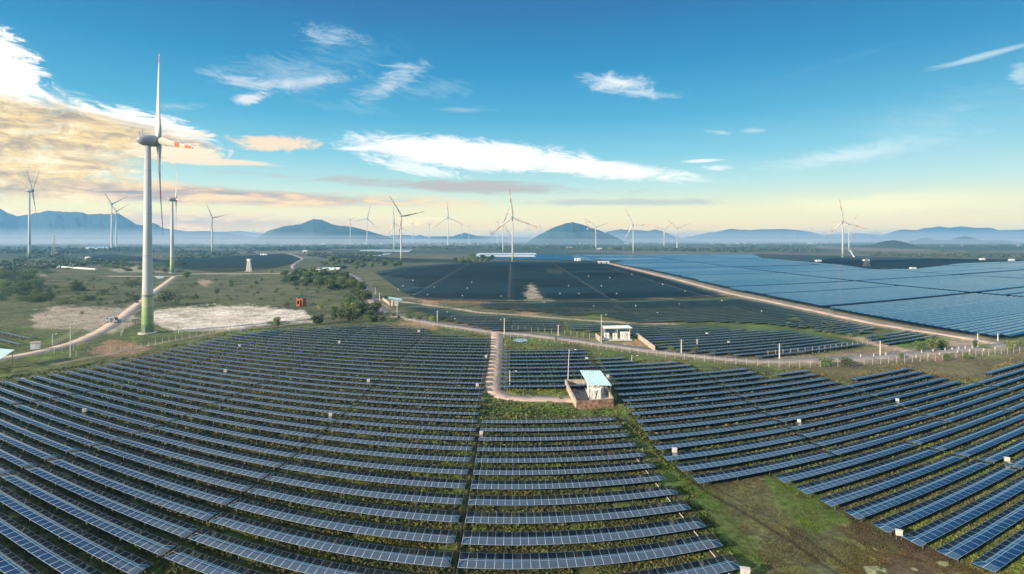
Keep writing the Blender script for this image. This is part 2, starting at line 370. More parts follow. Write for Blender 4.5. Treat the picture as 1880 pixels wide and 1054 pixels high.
SANDS = [([(262, 585), (285, 568), (400, 562), (470, 562), (560, 572), (572, 585), (545, 592), (500, 590), (480, 598), (400, 606), (330, 610), (300, 600)], (.78, .68, .58), 1.),
         ([(60, 575), (100, 563), (230, 566), (245, 560), (240, 600), (200, 612), (150, 605), (60, 602)], (.52, .42, .34), .8),
         ([(170, 650), (195, 622), (240, 628), (270, 640), (215, 655)], (.42, .24, .17), .7),
         ([(200, 495), (240, 488), (300, 491), (300, 500), (215, 500)], (.50, .42, .34), .8), ([(40, 500), (80, 497), (85, 507), (48, 508)], (.5, .4, .33), .6),
         ([(360, 517), (375, 513), (392, 517), (378, 526), (364, 523)], (.55, .36, .28), .8),
         ([(20, 485), (150, 482), (140, 487), (40, 490)], (.42, .36, .28), .7),
         ([(966, 549), (968, 530), (972, 520), (978, 519), (986, 531), (1000, 549)], (.46, .36, .28), .9), ([(1000, 493), (1026, 493), (1036, 502), (1010, 502)], (.16, .18, .09), 1.),
         ([(770, 552), (785, 549), (800, 554), (812, 560), (780, 560)], (.55, .36, .25), .9), ([(780, 551), (900, 552), (900, 556), (800, 555)], (.42, .2, .13), .7),
         ([(940, 576), (975, 571), (995, 574), (985, 580)], (.5, .28, .19), .8), ([(1165, 618), (1200, 632), (1180, 640), (1140, 634)], (.5, .30, .18), .8),
         ([(730, 590), (760, 587), (810, 598), (800, 606), (750, 600)], (.5, .32, .2), .6), ([(1380, 640), (1480, 645), (1500, 652), (1420, 655)], (.42, .26, .18), .7),
         ([(1490, 655), (1560, 640), (1640, 635), (1700, 648), (1800, 655), (1880, 645), (1880, 655), (1720, 662), (1600, 665)], (.30, .18, .13), .6),
         ([(1700, 612), (1800, 622), (1850, 640), (1760, 638), (1700, 625)], (.50, .38, .30), .8), ([(1470, 448), (1560, 454), (1700, 458), (1740, 462), (1600, 460), (1475, 455)], (.30, .22, .15), .8),
         ([(560, 445), (1000, 444), (1000, 447), (560, 448)], (.3, .24, .16), .4), ([(700, 448), (1000, 450), (940, 452), (700, 451)], (.4, .28, .18), .7),
         ([(1040, 735), (1060, 752), (1130, 748), (1125, 738)], (.42, .22, .14), .6), ([(900, 700), (900, 745), (880, 745)], (.4, .3, .2), .3),
         ([(430, 462), (560, 460), (620, 462), (600, 466), (450, 470)], (.34, .28, .2), .5)]
GREENS = [([(1590, 618), (1640, 606), (1720, 610), (1760, 620), (1700, 632), (1620, 640)], (.10, .20, .03), 1.), ([(1270, 590), (1420, 592), (1560, 606), (1600, 618), (1480, 618), (1300, 596)], (.11, .18, .05), .8),
          ([(1060, 578), (1100, 572), (1150, 580), (1080, 584)], (.13, .20, .04), .8), ([(1070, 640), (1140, 640), (1300, 668), (1180, 665), (1090, 655)], (.10, .16, .045), .7),
          ([(1130, 755), (1170, 760), (1300, 900), (1420, 1054), (1360, 1054), (1200, 860)], (.07, .13, .022), .8), ([(1400, 860), (1480, 880), (1560, 960), (1480, 980), (1420, 930)], (.10, .16, .03), .9),
          ([(940, 622), (1040, 626), (1060, 632), (930, 630)], (.11, .19, .05), .8), ([(880, 745), (1060, 755), (1130, 755), (1120, 762), (880, 762)], (.08, .14, .03), .8)]
FBG = [(1120, 483), (1045, 467), (1390, 466), (1900, 478), (1900, 612), (1840, 622), (1736, 608), (1410, 547), (1253, 511), (1190, 497)]
MIDG = [[(748, 560), (835, 569), (1022, 584), (1030, 604), (905, 601), (800, 581)], [(880, 553), (1335, 547), (1420, 557), (1600, 598), (1560, 611), (1400, 590), (1160, 588), (1000, 570)], [(1040, 589), (1250, 596), (1440, 601), (1600, 630), (1430, 652), (1205, 634), (1168, 613), (1045, 600)]]
def ground_colour(X, Y):
    px = CX + F * X / np.maximum(Y, 1.); py = HY + F * H / np.maximum(Y, 1.)
    n1 = fbm(X / 9., Y / 9.); n2 = fbm(X / 60. + 5, Y / 60. + 9); n3 = fbm(X / 2.2, Y / 2.2, 3); nl = fbm(X / 400., Y / 400.)
    C = np.zeros(X.shape + (3,))
    def lay(mask, rgb):
        nonlocal C
        C = C * (1 - mask[..., None]) + np.asarray(rgb)[None, :] * mask[..., None]
    lay(np.ones(X.shape), (.135, .14, .07))
    lay(np.clip((n2 - .42) * 5, 0, 1) * .7, (.09, .115, .045)); lay(np.clip((n1 - .55) * 6, 0, 1) * .4, (.21, .18, .115))
    lay(np.clip((fbm(X / 18. + 40, Y / 18. + 7) - .54) * 9, 0, 1) * .65, (.06, .08, .035)); lay(np.clip((n3 - .6) * 6, 0, 1) * .35, (.23, .2, .13))
    far = np.clip((Y - 650) / 600, 0, 1)
    lay(far * .85, (.05, .085, .06)); lay(far * np.clip((nl - .52) * 9, 0, 1) * .6, (.23, .19, .13)); lay(far * np.clip((n2 - .6) * 8, 0, 1) * .35, (.05, .07, .045))  # distant ground: tree green, tinted bluish to add to the haze
    near = (py > 600) | inpoly(px, py, [(560, 596), (700, 588), (800, 598), (900, 614), (1880, 664), (1880, 700), (0, 700)])
    soil = near * np.clip(.75 + (n1 - .5) * 2, 0, 1)
    lay(soil, (.095, .125, .045)); lay(near * np.clip((n3 - .5) * 4 + (n1 - .5) * 3, 0, 1) * .75, (.16, .23, .05)); lay(near * np.clip((n2 - .5) * 6, 0, 1) * np.clip((n1 - .42) * 5, 0, 1) * .6, (.14, .095, .055))
    # drier open strip, lower right
    dry = inpoly(px, py, [(1150, 745), (1260, 830), (1440, 870), (1600, 950), (1880, 1090), (1900, 1200), (1430, 1200), (1340, 1010), (1270, 900)])
    lay(dry * np.clip(.65 + (n1 - .5) * 3, 0, 1) * .95, (.092, .066, .040)); lay(dry * np.clip((n3 - .55) * 5, 0, 1) * .3, (.13, .12, .06)); lay(dry * (n3 > .70) * np.clip((n1 - .45) * 9, 0, 1) * .8, (.33, .34, .2))
    olive = inpoly(px, py, [(1500, 668), (1900, 655), (1900, 690), (1700, 700), (1500, 690), (1420, 672)]); lay(olive * .8, (.16, .135, .07))
    fld = inpoly(px, py, [(688, 500), (745, 489), (860, 481), (940, 478), (1085, 479), (1110, 482), (1200, 505), (1335, 541), (1150, 548), (762, 548), (730, 530)]) | inpoly(px, py, [(300, 477), (380, 472), (470, 466), (520, 464), (550, 474), (536, 484), (505, 491), (330, 494), (262, 479), (160, 479), (150, 469)]) | inpoly(px, py, FBG)
    lay(fld * .95, (.018, .050, .055))
    for pl in MIDG: lay(inpoly(px, py, pl) * .8, (.055, .095, .045))
    xr = Y * np.sin(X / np.maximum(Y, 1)); 
    inA = inpoly(px, py, [(700, 500), (860, 484), (1085, 482), (1330, 541), (1003, 547), (762, 545)])
    for gq in (-190, -128, -66, -2, 62, 125, 190, 255, 320): lay(inA * np.clip(1.4 - np.abs(xr - gq) / 1.2, 0, 1) * .55, (.22, .22, .18))
    wob = (n1 - .5) * 26; wob2 = (n3 - .5) * 10
    for poly, rgb, o in SANDS + GREENS:
        x0 = min(p[0] for p in poly) - 20; x1 = max(p[0] for p in poly) + 20; y0 = min(p[1] for p in poly) - 10; y1 = max(p[1] for p in poly) + 10
        s = np.clip((py - HY) / 150, .05, 1)
        mk = sum(inpoly(px + wob * s * 1.6 * w_, py + (wob2 * .6 + wob * .25) * s * w_ + o_ * 2.5 * s, poly).astype(float) for w_, o_ in ((.5, 0), (1, -1), (1.5, 1), (2., 0))) / 4
        lay(mk * o * np.clip(.7 + (n3 - .35) * 1.2, 0.2, 1), rgb)
        if rgb[0] > .6: lay(mk * np.clip((n1 - .62) * 6, 0, 1) * .6, (.25, .22, .13))
    s3 = np.clip(n3 * 1.5, .5, 1)
    lay(seg_mask(X, Y, MAINR[10:], 6.5) * s3 * .8, (.42, .31, .24)); lay(seg_mask(X, Y, THIN, 2.2) * s3, (.58, .45, .36)); lay(seg_mask(X, Y, BAND, 3.5) * .8, (.40, .32, .26))
    lay(seg_mask(X, Y, SPUR, 4) * s3, (.52, .38, .28)); lay(seg_mask(X, Y, DIKE, 8.) * s3, (.50, .37, .29)); lay(seg_mask(X, Y, TRACK, 3.6) * .7, (.42, .34, .26))
    lay(seg_mask(X, Y, [(100, 668), (170, 656), (240, 642), (300, 628), (360, 618), (420, 606), (520, 598)], 1.6) * .6, (.36, .28, .22))
    lay(seg_mask(X, Y, [(1145, 765), (1190, 810), (1240, 860), (1300, 905), (1380, 950), (1460, 1000), (1560, 1070)], .35) * .8, (.05, .04, .03))
    lay(seg_mask(X, Y, [(1155, 760), (1203, 806), (1255, 852), (1318, 898), (1398, 942), (1480, 990), (1585, 1060)], .35) * .6, (.055, .045, .03))
    lay(seg_mask(X, Y, LANE, 2.7) * s3 * .8, (.42, .32, .26))
    return C
us = np.concatenate([np.linspace(-math.pi, R(-47), 70)[:-1], np.linspace(R(-47), R(47), 1150), np.linspace(R(47), math.pi, 70)[1:]])
vv = np.concatenate([np.array([4000., 1800, 1000]), np.linspace(760, 60, 520)[:], np.linspace(59, 4.3, 110)])
rs = F * H / vv
A, RR = np.meshgrid(us, rs)
# rings are straight in depth ahead of the viewpoint
cosA = np.where(np.abs(A) < R(47), np.cos(A), math.cos(R(47)))
gx = RR / cosA * np.sin(A); gy = RR / cosA * np.cos(A)
gz = (fbm(gx / 3., gy / 3., 3) - .5) * .25 * np.clip(RR / 60, 0, 1)
mxr = np.maximum(np.abs(gx), np.abs(gy)); sc_ = np.minimum(1, 9400 / mxr); gx = gx * sc_; gy = gy * sc_
nr, nc = A.shape
idx = np.arange(nr * nc).reshape(nr, nc)
Q = np.stack([idx[:-1, :-1], idx[:-1, 1:], idx[1:, 1:], idx[1:, :-1]], -1).reshape(-1, 4)
gc = ground_colour(gx.ravel(), np.where(np.abs(A.ravel()) < R(60), gy.ravel(), 300.))
V = np.stack([gx, gy, gz * 0 + gz], -1).reshape(-1, 3)
V = np.vstack([V, [[0, 0, 0]]]); tri_c = len(V) - 1
me = npmesh('ground', V, Q[:, ::-1], True, col=np.c_[np.vstack([gc, gc[:1]]), np.ones(len(V))])
tag(link('ground', me, m_tint('ground_soil_and_grass', .95, .9, .42, .5)), kind='structure')
print('ground', len(V))

def ribbon(name, pts, w, m, z=.16, kind='structure', label=None, cat=None):
    P = [at(*p) for p in pts]; S = []
    for i in range(len(P) - 1):                     # Catmull-Rom
        p0, p1, p2, p3 = P[max(i - 1, 0)], P[i], P[i + 1], P[min(i + 2, len(P) - 1)]
        for k in range(8):
            t = k / 8; S.append(.5 * ((2 * p1) + (p2 - p0) * t + (2 * p0 - 5 * p1 + 4 * p2 - p3) * t * t + (-p0 + 3 * p1 - 3 * p2 + p3) * t ** 3))
    S.append(P[-1]); V = []; rnd = random.Random(len(pts))
    for i, p in enumerate(S):
        d = (S[min(i + 1, len(S) - 1)] - S[max(i - 1, 0)]); d.z = 0; d.normalize(); nrm = Vector((-d.y, d.x, 0))
        a = w / 2 * (1 + rnd.uniform(-.06, .06)); b = w / 2 * (1 + rnd.uniform(-.06, .06))
        V += [(p.x + nrm.x * a, p.y + nrm.y * a, z - .25), (p.x + nrm.x * a * .97, p.y + nrm.y * a * .97, z), (p.x - nrm.x * b * .97, p.y - nrm.y * b * .97, z), (p.x - nrm.x * b, p.y - nrm.y * b, z - .25)]
    Q = [(4 * i + k, 4 * i + 4 + k, 4 * i + 5 + k, 4 * i + 1 + k) for i in range(len(S) - 1) for k in range(3)]
    o = link(name, npmesh(name, V, Q), m); tag(o, label, cat, kind=kind); return o
M_DIRT = mat('dirt_road', (.52, .42, .34), .95, 0, .28, .25, bump=.4, bs=3)
M_LANE = mat('dirt_lane', (.50, .38, .31), .95, 0, .28, .4, bump=.4, bs=3)
M_ASPH = mat('worn_asphalt', (.30, .265, .24), .85, 0, .25, .3, bump=.2, bs=5)
M_DIKE = mat('dike_dirt', (.50, .38, .30), .95, 0, .3, .1)
ribbon('dirt_track', TRACK, 5.2, M_DIRT); ribbon('cross_road', CROSS, 6, M_DIRT); ribbon('road', MAINR, 6.2, M_ASPH, .17)
ribbon('access_lane', LANE, 4.3, M_LANE); ribbon('dike_road', DIKE, 7, M_DIKE, .15)
# ------------------------------------------------------------------ solar tables
TILT = R(4.6); DEP = 3.55; ZF = 1.05; PITCH = 4.933; C0 = 62.07
tables = []                                         # dict(block, c, seg, a, b, blue)
L_EDGE = [(0, 693), (66, 684), (149, 670), (200, 661), (270, 648), (302, 638), (356, 626), (403, 614), (416, 611), (470, 604), (515, 600), (607, 595), (683, 592), (783, 600), (786, 608), (903, 617), (1000, 618), (1000, 1500), (-400, 1500), (-400, 750)]
R_EDGE = [(920, 631), (1065, 632), (1077, 650), (1158, 653), (1170, 660), (1251, 660), (1281, 678), (1366, 670), (1400, 686), (1473, 673), (1536, 697), (1651, 667), (1752, 694), (1770, 698), (1856, 659), (1890, 650), (2400, 560), (2400, 1600), (600, 1600), (600, 640)]
def row_runs(c, x0, x1, poly, step=1.0):
    xr = np.arange(x0, x1, step); X, Y = arc(xr, np.full(xr.shape, c + 2.)); p, q = pix(X, Y, 1.6)
    m = inpoly(p, q, poly) & (p > -140) & (p < 2020); runs = []; s = None
    for i, f in enumerate(m):
        if f and s is None: s = xr[i]
        if (not f or i == len(m) - 1) and s is not None: runs.append((s, xr[i])); s = None
    return runs
def add_row(block, c, joints, poly, x0, x1, blue=False):
    for a, b in row_runs(c, x0, x1, poly):
        js = sorted(j for j in joints if a + 4 < j < b - 4); cuts = [a] + js + [b]
        for i in range(len(cuts) - 1):
            s0 = cuts[i] + (.2 if i else 0); s1 = cuts[i + 1] - (.2 if i < len(cuts) - 2 else 0)
            if s1 - s0 > 5: tables.append(dict(block=block, c=c, a=s0, b=s1, blue=blue))
for n in range(-5, 39):
    c = C0 + PITCH * n; lw = float(np.interp(c, [40, 67, 80, 90, 114, 160], [31.4, 31, 29.8, 29.1, 28, 27.2]))
    add_row('L', c, [-6.8 - lw * k for k in range(0, 12)], L_EDGE, -330, -6.9 if c < 190 else -7.2)
    if n <= 10: tables.append(dict(block='C', c=c, a=-6.1, b=24.8 - (c - 62) * .075, blue=False))
for m in range(-9, 60):
    c = 74.2 + PITCH * m
    if m <= 0:
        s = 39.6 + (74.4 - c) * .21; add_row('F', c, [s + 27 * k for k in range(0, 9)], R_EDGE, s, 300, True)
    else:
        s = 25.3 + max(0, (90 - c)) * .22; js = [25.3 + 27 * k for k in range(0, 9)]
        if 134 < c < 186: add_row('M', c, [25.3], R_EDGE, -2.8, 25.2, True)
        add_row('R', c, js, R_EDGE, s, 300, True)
MIDS = {'B1': [(748, 560), (800, 562), (835, 571), (1022, 584), (1030, 604), (960, 603), (905, 601), (800, 581)],
        'B2': [(880, 553), (1335, 547), (1345, 543), (1420, 557), (1600, 598), (1625, 599), (1560, 611), (1530, 607), (1400, 590), (1300, 586), (1160, 588), (1090, 572), (1040, 576), (1000, 570), (880, 561)],
        'B3': [(1040, 589), (1130, 592), (1250, 596), (1400, 602), (1440, 601), (1560, 626), (1600, 630), (1430, 652), (1300, 644), (1205, 634), (1168, 613), (1100, 606), (1045, 600)],
        'B4': [(1575, 617), (1660, 603), (1720, 613), (1640, 631)], 'B5': [(-60, 592), (14, 605), (75, 622), (20, 630), (-60, 640)]}
for nm, poly in MIDS.items():
    ys = [p[1] for p in poly]; c_hi = 1020 * 36.2 / (min(ys) - HY) * 1.02; c_lo = 1020 * 36.2 / (max(ys) - HY) * .60
    for k in range(int((c_lo - C0) / PITCH), int((c_hi - C0) / PITCH) + 1):
        if nm == 'B5' and k % 2: continue
        add_row(nm, C0 + PITCH * k + 1.3, [-300 + 30 * j for j in range(40)], poly, -340, 430, nm in ('B3', 'B4'))
def size(t):
    xm = (t['a'] + t['b']) / 2; d = math.hypot(xm, t['c']); px = CX + F * math.atan2(xm, t['c'])
    if px < -90 or px > 1975 or HY + F * 36.2 / d > 1130: return -1
    return (t['b'] - t['a']) / d / d * 1000
tables = [t for t in tables if size(t) > 0]
tables.sort(key=size, reverse=True)
print('tables', len(tables))
ind, rest = tables[:298], tables[298:]
def strip(xs, c, dep, zf, zb, thick):
    """a thin slab along a row: vertices for front/back x top/bottom at each station"""
    n = len(xs); V = np.zeros((n, 4, 3))
    for k, (dy, zz) in enumerate(((0, zf), (dep, zb), (dep, zb - thick), (0, zf - thick))):
        X, Y = arc(xs, np.full(n, c + dy)); V[:, k, 0] = X; V[:, k, 1] = Y; V[:, k, 2] = zz
    return V
def slab_mesh(name, xs, c, dep, zf, zb, thick, U, vmax=2., flip=False):
    n = len(xs); V = strip(xs, c, dep, zf, zb, thick).reshape(-1, 3); Q = []; UV = []; MI = []
    for i in range(n - 1):
        a, b = 4 * i, 4 * (i + 1)
        for j in range(4):
            k = (j + 1) % 4; Q.append((a + j, b + j, b + k, a + k)); MI.append(0 if j == 0 else 1)
            UV += [(U[i], 0), (U[i + 1], 0), (U[i + 1], vmax), (U[i], vmax)] if j == 0 else [(0, 0)] * 4
    Q += [(0, 1, 2, 3), (4 * n - 4, 4 * n - 1, 4 * n - 2, 4 * n - 3)]; MI += [1, 1]; UV += [(0, 0)] * 8
    return npmesh(name, V, Q, uv=UV, mi=MI)
ORD = 'first second third fourth fifth sixth seventh eighth ninth tenth eleventh twelfth thirteenth fourteenth fifteenth sixteenth seventeenth eighteenth nineteenth twentieth'.split()
def ordw(i):
    if i < 20: return ORD[i]
    t, u = divmod(i + 1, 10); return ({2: 'twent', 3: 'thirt', 4: 'fort', 5: 'fift', 6: 'sixt', 7: 'sevent', 8: 'eight', 9: 'ninet'}[t] + 'ieth') if u == 0 else {2: 'twenty', 3: 'thirty', 4: 'forty', 5: 'fifty', 6: 'sixty', 7: 'seventy', 8: 'eighty', 9: 'ninety'}[t] + '-' + ORD[u - 1]
WHERE = {'L': ('table left of the central gap', 'solar tables of the big left field'), 'C': ('', 'solar tables between the central gap and the grass strip'),
         'F': ('table right of the dry grass strip', 'solar tables of the front right field'), 'R': ('table right of the station', 'solar tables of the right field behind the station'),
         'M': ('', 'solar tables right of the dirt lane'), 'B1': ('table from the left', 'solar tables behind the road left of the white station'), 'B2': ('table from the left', 'solar tables beyond the thin pale track'),
         'B3': ('table from the left', 'solar tables beside the white station'), 'B4': ('table from the left', 'solar tables by the bright green meadow'), 'B5': ('table from the left', 'solar tables at the far left edge')}
SHORT = {'L': 'left field', 'F': 'front right field', 'R': 'right field', 'B1': 'field behind the road', 'B2': 'field beyond the pale track', 'B3': 'field beside the white station', 'B4': 'patch by the meadow', 'B5': 'patch beside the kiosk'}
from collections import defaultdict
rows = defaultdict(list); blockrows = defaultdict(set)
for t in ind: rows[(t['block'], round(t['c'], 2))].append(t); blockrows[t['block']].add(round(t['c'], 2))
RC = random.Random(11)
for (bl, c), ts in rows.items():
    ri = sorted(blockrows[bl]).index(c); ts.sort(key=lambda t: t['a'], reverse=(bl == 'L'))
    for si, t in enumerate(ts):
        n = max(4, round((t['b'] - t['a']) / 1.02)); xs = np.linspace(t['a'], t['b'], n + 1)
        zf = ZF + RC.uniform(-.05, .05); zb = zf - DEP * math.tan(TILT + R(RC.uniform(-.6, .6)))
        X0, Y0 = arc(np.array([(t['a'] + t['b']) / 2]), np.array([c + 1.8])); root = empty('solar_table', (float(X0[0]), float(Y0[0]), 0))
        tone = 'blue' if t['blue'] else 'dark'
        if bl == 'C': lab = f'{tone} solar table in {ordw(ri)} row from the front, just right of central gap'
        elif bl == 'M': lab = f'{tone} solar table between dirt lane and light pole, {ordw(ri)} row from clearing'
        else: lab = f'{tone} solar table, {SHORT[bl]}, {ordw(ri)} row from front, {ordw(si)} {"leftwards" if bl == "L" else "rightwards"}'
        tag(root, lab, 'solar table', WHERE[bl][1])
        inv = Matrix.Translation(-root.location)
        pm = slab_mesh('panel_array', xs, c, DEP, zf, zb, .05, np.arange(n + 1) + 0.); pm.transform(inv)
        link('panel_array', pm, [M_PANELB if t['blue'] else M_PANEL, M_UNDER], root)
        near = c < 66
        fb = MB(); V = []; Qs = []
        for dy in (.65, 2.85):
            zz = zf + (zb - zf) * dy / DEP - .06
            sx = np.linspace(t['a'] + .2, t['b'] - .2, max(3, n // 3)); s_ = strip(sx, c + dy, .08, zz, zz, .10)
            b0 = len(fb.v); fb.v += [tuple(p) for p in s_.reshape(-1, 3)]
            fb.f += [(b0 + 4 * i + j, b0 + 4 * i + 4 + j, b0 + 4 * i + 4 + (j + 1) % 4, b0 + 4 * i + (j + 1) % 4) for i in range(len(sx) - 1) for j in range(4)]
        k = max(2, round((t['b'] - t['a']) / 5.0)); posts = []
        for xp in np.linspace(t['a'] + 1., t['b'] - 1., k):
            for dy in (.69, 2.89):
                zz = zf + (zb - zf) * dy / DEP - .16; X, Y = arc(np.array([xp]), np.array([c + dy])); posts.append((float(X[0]), float(Y[0]), zz))
        for X, Y, zz in posts:
            if near:
                MB().box((X - root.location.x, Y - root.location.y, zz / 2 - .1), (.10, .10, zz + .2)).build('post', M_GALV, root)
            else: fb.box((X, Y, zz / 2 - .1), (.10, .10, zz + .2))
        fo = fb.build('support_frame', M_GALV, root); fo.data.transform(inv)
print('tables built')
# rows farther out, beyond the 300 that show largest
class Rows:
    def __init__(s): s.V = []; s.Q = []; s.UV = []; s.MI = []; s.n = 0
    def add(s, a, b, c, dep, zf, zb, mi, step=8.):
        n = max(2, int((b - a) / step) + 1); xs = np.linspace(a, b, n); V = strip(xs, c, dep, zf, zb, .06).reshape(-1, 3); i = np.arange(n - 1) * 4
        for j in range(4):
            k = (j + 1) % 4; s.Q.append(np.stack([i + j, i + 4 + j, i + 4 + k, i + k], -1) + s.n); s.MI.append(np.full(n - 1, mi if j == 0 else 4))
            u = np.zeros((n - 1, 4, 2))
            if j == 0: u[:, 0, 0] = xs[:-1]; u[:, 1, 0] = xs[1:]; u[:, 2, 0] = xs[1:]; u[:, 3, 0] = xs[:-1]; u[:, 2:, 1] = 2
            s.UV.append(u.reshape(-1, 2))
        s.V.append(V); s.n += len(V)
RW = Rows()
for t in rest: RW.add(t['a'], t['b'], t['c'], DEP, ZF, ZF - .26, 3 if t['blue'] else 2)
def field(poly, c0, c1, mi, dep=DEP, zf=ZF, zb=ZF - .26, pitch=PITCH, gaps=(), rowgap=0, step=12., drop=.0, gw=1.1):
    c = c0; k = 0; rr = random.Random(int(c0))
    while c < c1:
        c += pitch * (2.6 if rowgap and k % rowgap == rowgap - 1 else 1); k += 1
        for a, b in row_runs(c, -1500, 3600, poly, step / 3):
            js = sorted([j for j in gaps if a + 3 < j < b - 3]); cu = [a] + js + [b]
            for i in range(len(cu) - 1):
                if rr.random() < drop: continue
                if cu[i + 1] - cu[i] > 6: jz = (math.sin(k // 9 * 12.9898 + i * 78.233) * 43758.5) % 1 - .5; RW.add(cu[i] + gw, cu[i + 1] - gw, c, dep, zf, zb + jz * .10 * (1 + (mi == 1)), mi, step)
FA = [(688, 500), (745, 490), (860, 482), (940, 479), (1085, 480), (1110, 483), (1200, 506), (1330, 541), (1150, 546), (1003, 549), (985, 528), (972, 518), (962, 520), (955, 549), (870, 549), (762, 546), (730, 530), (765, 523), (740, 512), (765, 511), (700, 503)]
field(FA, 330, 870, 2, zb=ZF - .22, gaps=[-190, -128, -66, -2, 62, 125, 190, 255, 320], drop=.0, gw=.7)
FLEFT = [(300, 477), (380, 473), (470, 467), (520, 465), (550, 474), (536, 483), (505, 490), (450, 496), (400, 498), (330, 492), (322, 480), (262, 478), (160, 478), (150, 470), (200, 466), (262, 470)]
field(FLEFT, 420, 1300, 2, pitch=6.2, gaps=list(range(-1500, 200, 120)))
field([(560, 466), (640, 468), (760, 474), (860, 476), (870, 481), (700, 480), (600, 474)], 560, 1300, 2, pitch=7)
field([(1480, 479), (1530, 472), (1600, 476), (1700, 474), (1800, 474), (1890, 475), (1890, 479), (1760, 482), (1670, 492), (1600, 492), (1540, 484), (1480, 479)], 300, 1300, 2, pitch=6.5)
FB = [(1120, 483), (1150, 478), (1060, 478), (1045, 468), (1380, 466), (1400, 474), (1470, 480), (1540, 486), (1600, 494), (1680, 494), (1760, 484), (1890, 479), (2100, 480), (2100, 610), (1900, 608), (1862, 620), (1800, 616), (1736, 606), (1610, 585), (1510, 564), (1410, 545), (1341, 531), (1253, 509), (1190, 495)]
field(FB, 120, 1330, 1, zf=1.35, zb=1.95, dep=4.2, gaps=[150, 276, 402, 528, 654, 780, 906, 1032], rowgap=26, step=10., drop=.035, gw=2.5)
field([(860, 474), (880, 468), (1045, 467), (1055, 477), (1000, 476)], 700, 1350, 1, zf=1.2, zb=2.2, dep=4.6)
field([(655, 460), (700, 458), (755, 459), (750, 462)], 1000, 1800, 5, pitch=14, dep=8, zf=1, zb=2.8, drop=.2)
field([(680, 468), (710, 465), (716, 466), (690, 470)], 1000, 1500, 5, pitch=9, dep=6, zf=1, zb=2.4)
def quadrow(p, q, m):                               # single pale strips running away from the viewer
    b = RW.n; w = 2.6
    RW.V.append(np.array([(p.x - w, p.y, 1.2), (p.x + w, p.y, 1.6), (q.x + w, q.y, 3.4), (q.x - w, q.y, 3.0)])); RW.Q.append(np.array([(b, b + 1, b + 2, b + 3)]))
    RW.MI.append(np.array([m])); RW.UV.append(np.zeros((4, 2))); RW.n += 4
for row_, (ya, yb) in enumerate(((475, 471.2), (470.4, 467))):
    for i in range(26):
        x = 868 + i * 4.6 + row_ * 2; quadrow(at(x, ya), at(x + (x - 930) * -.05 + (2.2 if x < 930 else -2.2), yb), 5)
me = npmesh('distant_solar_rows', np.vstack(RW.V), np.vstack(RW.Q), uv=np.vstack(RW.UV), mi=np.concatenate(RW.MI))
o = bpy.data.objects.new('distant_solar_rows', me); COL.objects.link(o)
for mt in (M_PANEL, M_FARB, M_FARD, M_PANELB, M_UNDER, M_WHITEP): me.materials.append(mt)
tag(o, 'hundreds of far solar rows, dark in the middle and sky blue on the right', 'solar field', kind='stuff')
print('far rows', len(me.polygons))
# ------------------------------------------------------------------ wind turbines
def m_tower_green():
    m = bpy.data.materials.new('tower_paint_green_foot'); m.use_nodes = True; q = G(m.node_tree); b = m.node_tree.nodes['Principled BSDF']
    zc = q.sep(q.add('ShaderNodeTexCoord').outputs['Object'])[2]
    oc = q.add('ShaderNodeTexCoord').outputs['Object']
    c = q.ramp(q.m('DIVIDE', zc, 20.), [(0, (.16, .28, .15)), (.19, (.24, .34, .15)), (.36, (.32, .41, .19)), (.53, (.42, .48, .28)), (.70, (.52, .55, .42)), (.86, (.50, .54, .55))], 'CONSTANT')
    n = q.noise(oc, .4, 5, .6)
    jt = q.m('LESS_THAN', q.m('FRACT', q.m('DIVIDE', q.m('ADD', zc, 3.), 17.)), .012)
    st = q.noise(q.xyz(q.m('MULTIPLY', q.sep(oc)[0], 2.5), q.m('MULTIPLY', q.sep(oc)[1], 2.5), q.m('MULTIPLY', zc, .06)), 1., 5, .65)
    c = q.mix(q.m('MULTIPLY', jt, .6), c, (.2, .2, .2)); c = q.mix(q.mr(st, .5, .75, 0, .4), c, (.30, .31, .29))
    q.put(b.inputs['Base Color'], q.mix(q.mr(n, .45, .8, 0, .3), c, (.36, .38, .36))); b.inputs['Roughness'].default_value = .45
    return m
M_TG = m_tower_green()
_bl = {}
def blade_mesh(Rr, cf, lod, plain=False):
    key = (round(Rr, 1), lod, plain)
    if key in _bl: return _bl[key]
    st = [0, .03, .07, .13, .2, .3, .4, .5, .57, .64, .71, .78, .86, .95, .975, 1.0]; nn = 12 if lod else 6; V = []; Q = []; MI = []
    for t in st:
        r = Rr * (.035 + .965 * t)
        ch = Rr * cf * np.interp(t, [0, .05, .12, .25, .5, .8, .97, 1], [.5, .75, 1.0, .82, .52, .32, .2, .05]); th = ch * np.interp(t, [0, .06, .15, 1], [1., .55, .28, .14])
        tw = R(np.interp(t, [0, .2, 1], [32, 16, 1])); bend = -Rr * .03 * t * t
        for i in range(nn):
            an = 2 * math.pi * i / nn; a = ch * (.5 * math.cos(an) + .12); bb = th * .5 * math.sin(an) * (1 - .25 * math.cos(an))
            V.append((a * math.cos(tw) - bb * math.sin(tw), bend + a * math.sin(tw) + bb * math.cos(tw), r))
    for k in range(len(st) - 1):
        mid = (st[k] + st[k + 1]) / 2; mi = (1 if .86 < mid < .95 else 0) if plain and mid < .97 else 1 if .5 < mid < .64 or .78 < mid < .95 else 2 if mid > .97 else 0  # plain: inner red band left out, standing in for the blade's shaded side
        for i in range(nn): Q.append((k * nn + i, k * nn + (i + 1) % nn, (k + 1) * nn + (i + 1) % nn, (k + 1) * nn + i)); MI.append(mi)
    me = npmesh('blade', V, Q, True, mi=MI)
    for mt in (M_BLADE, M_RED, M_TIP): me.materials.append(mt)
    _bl[key] = me; return me
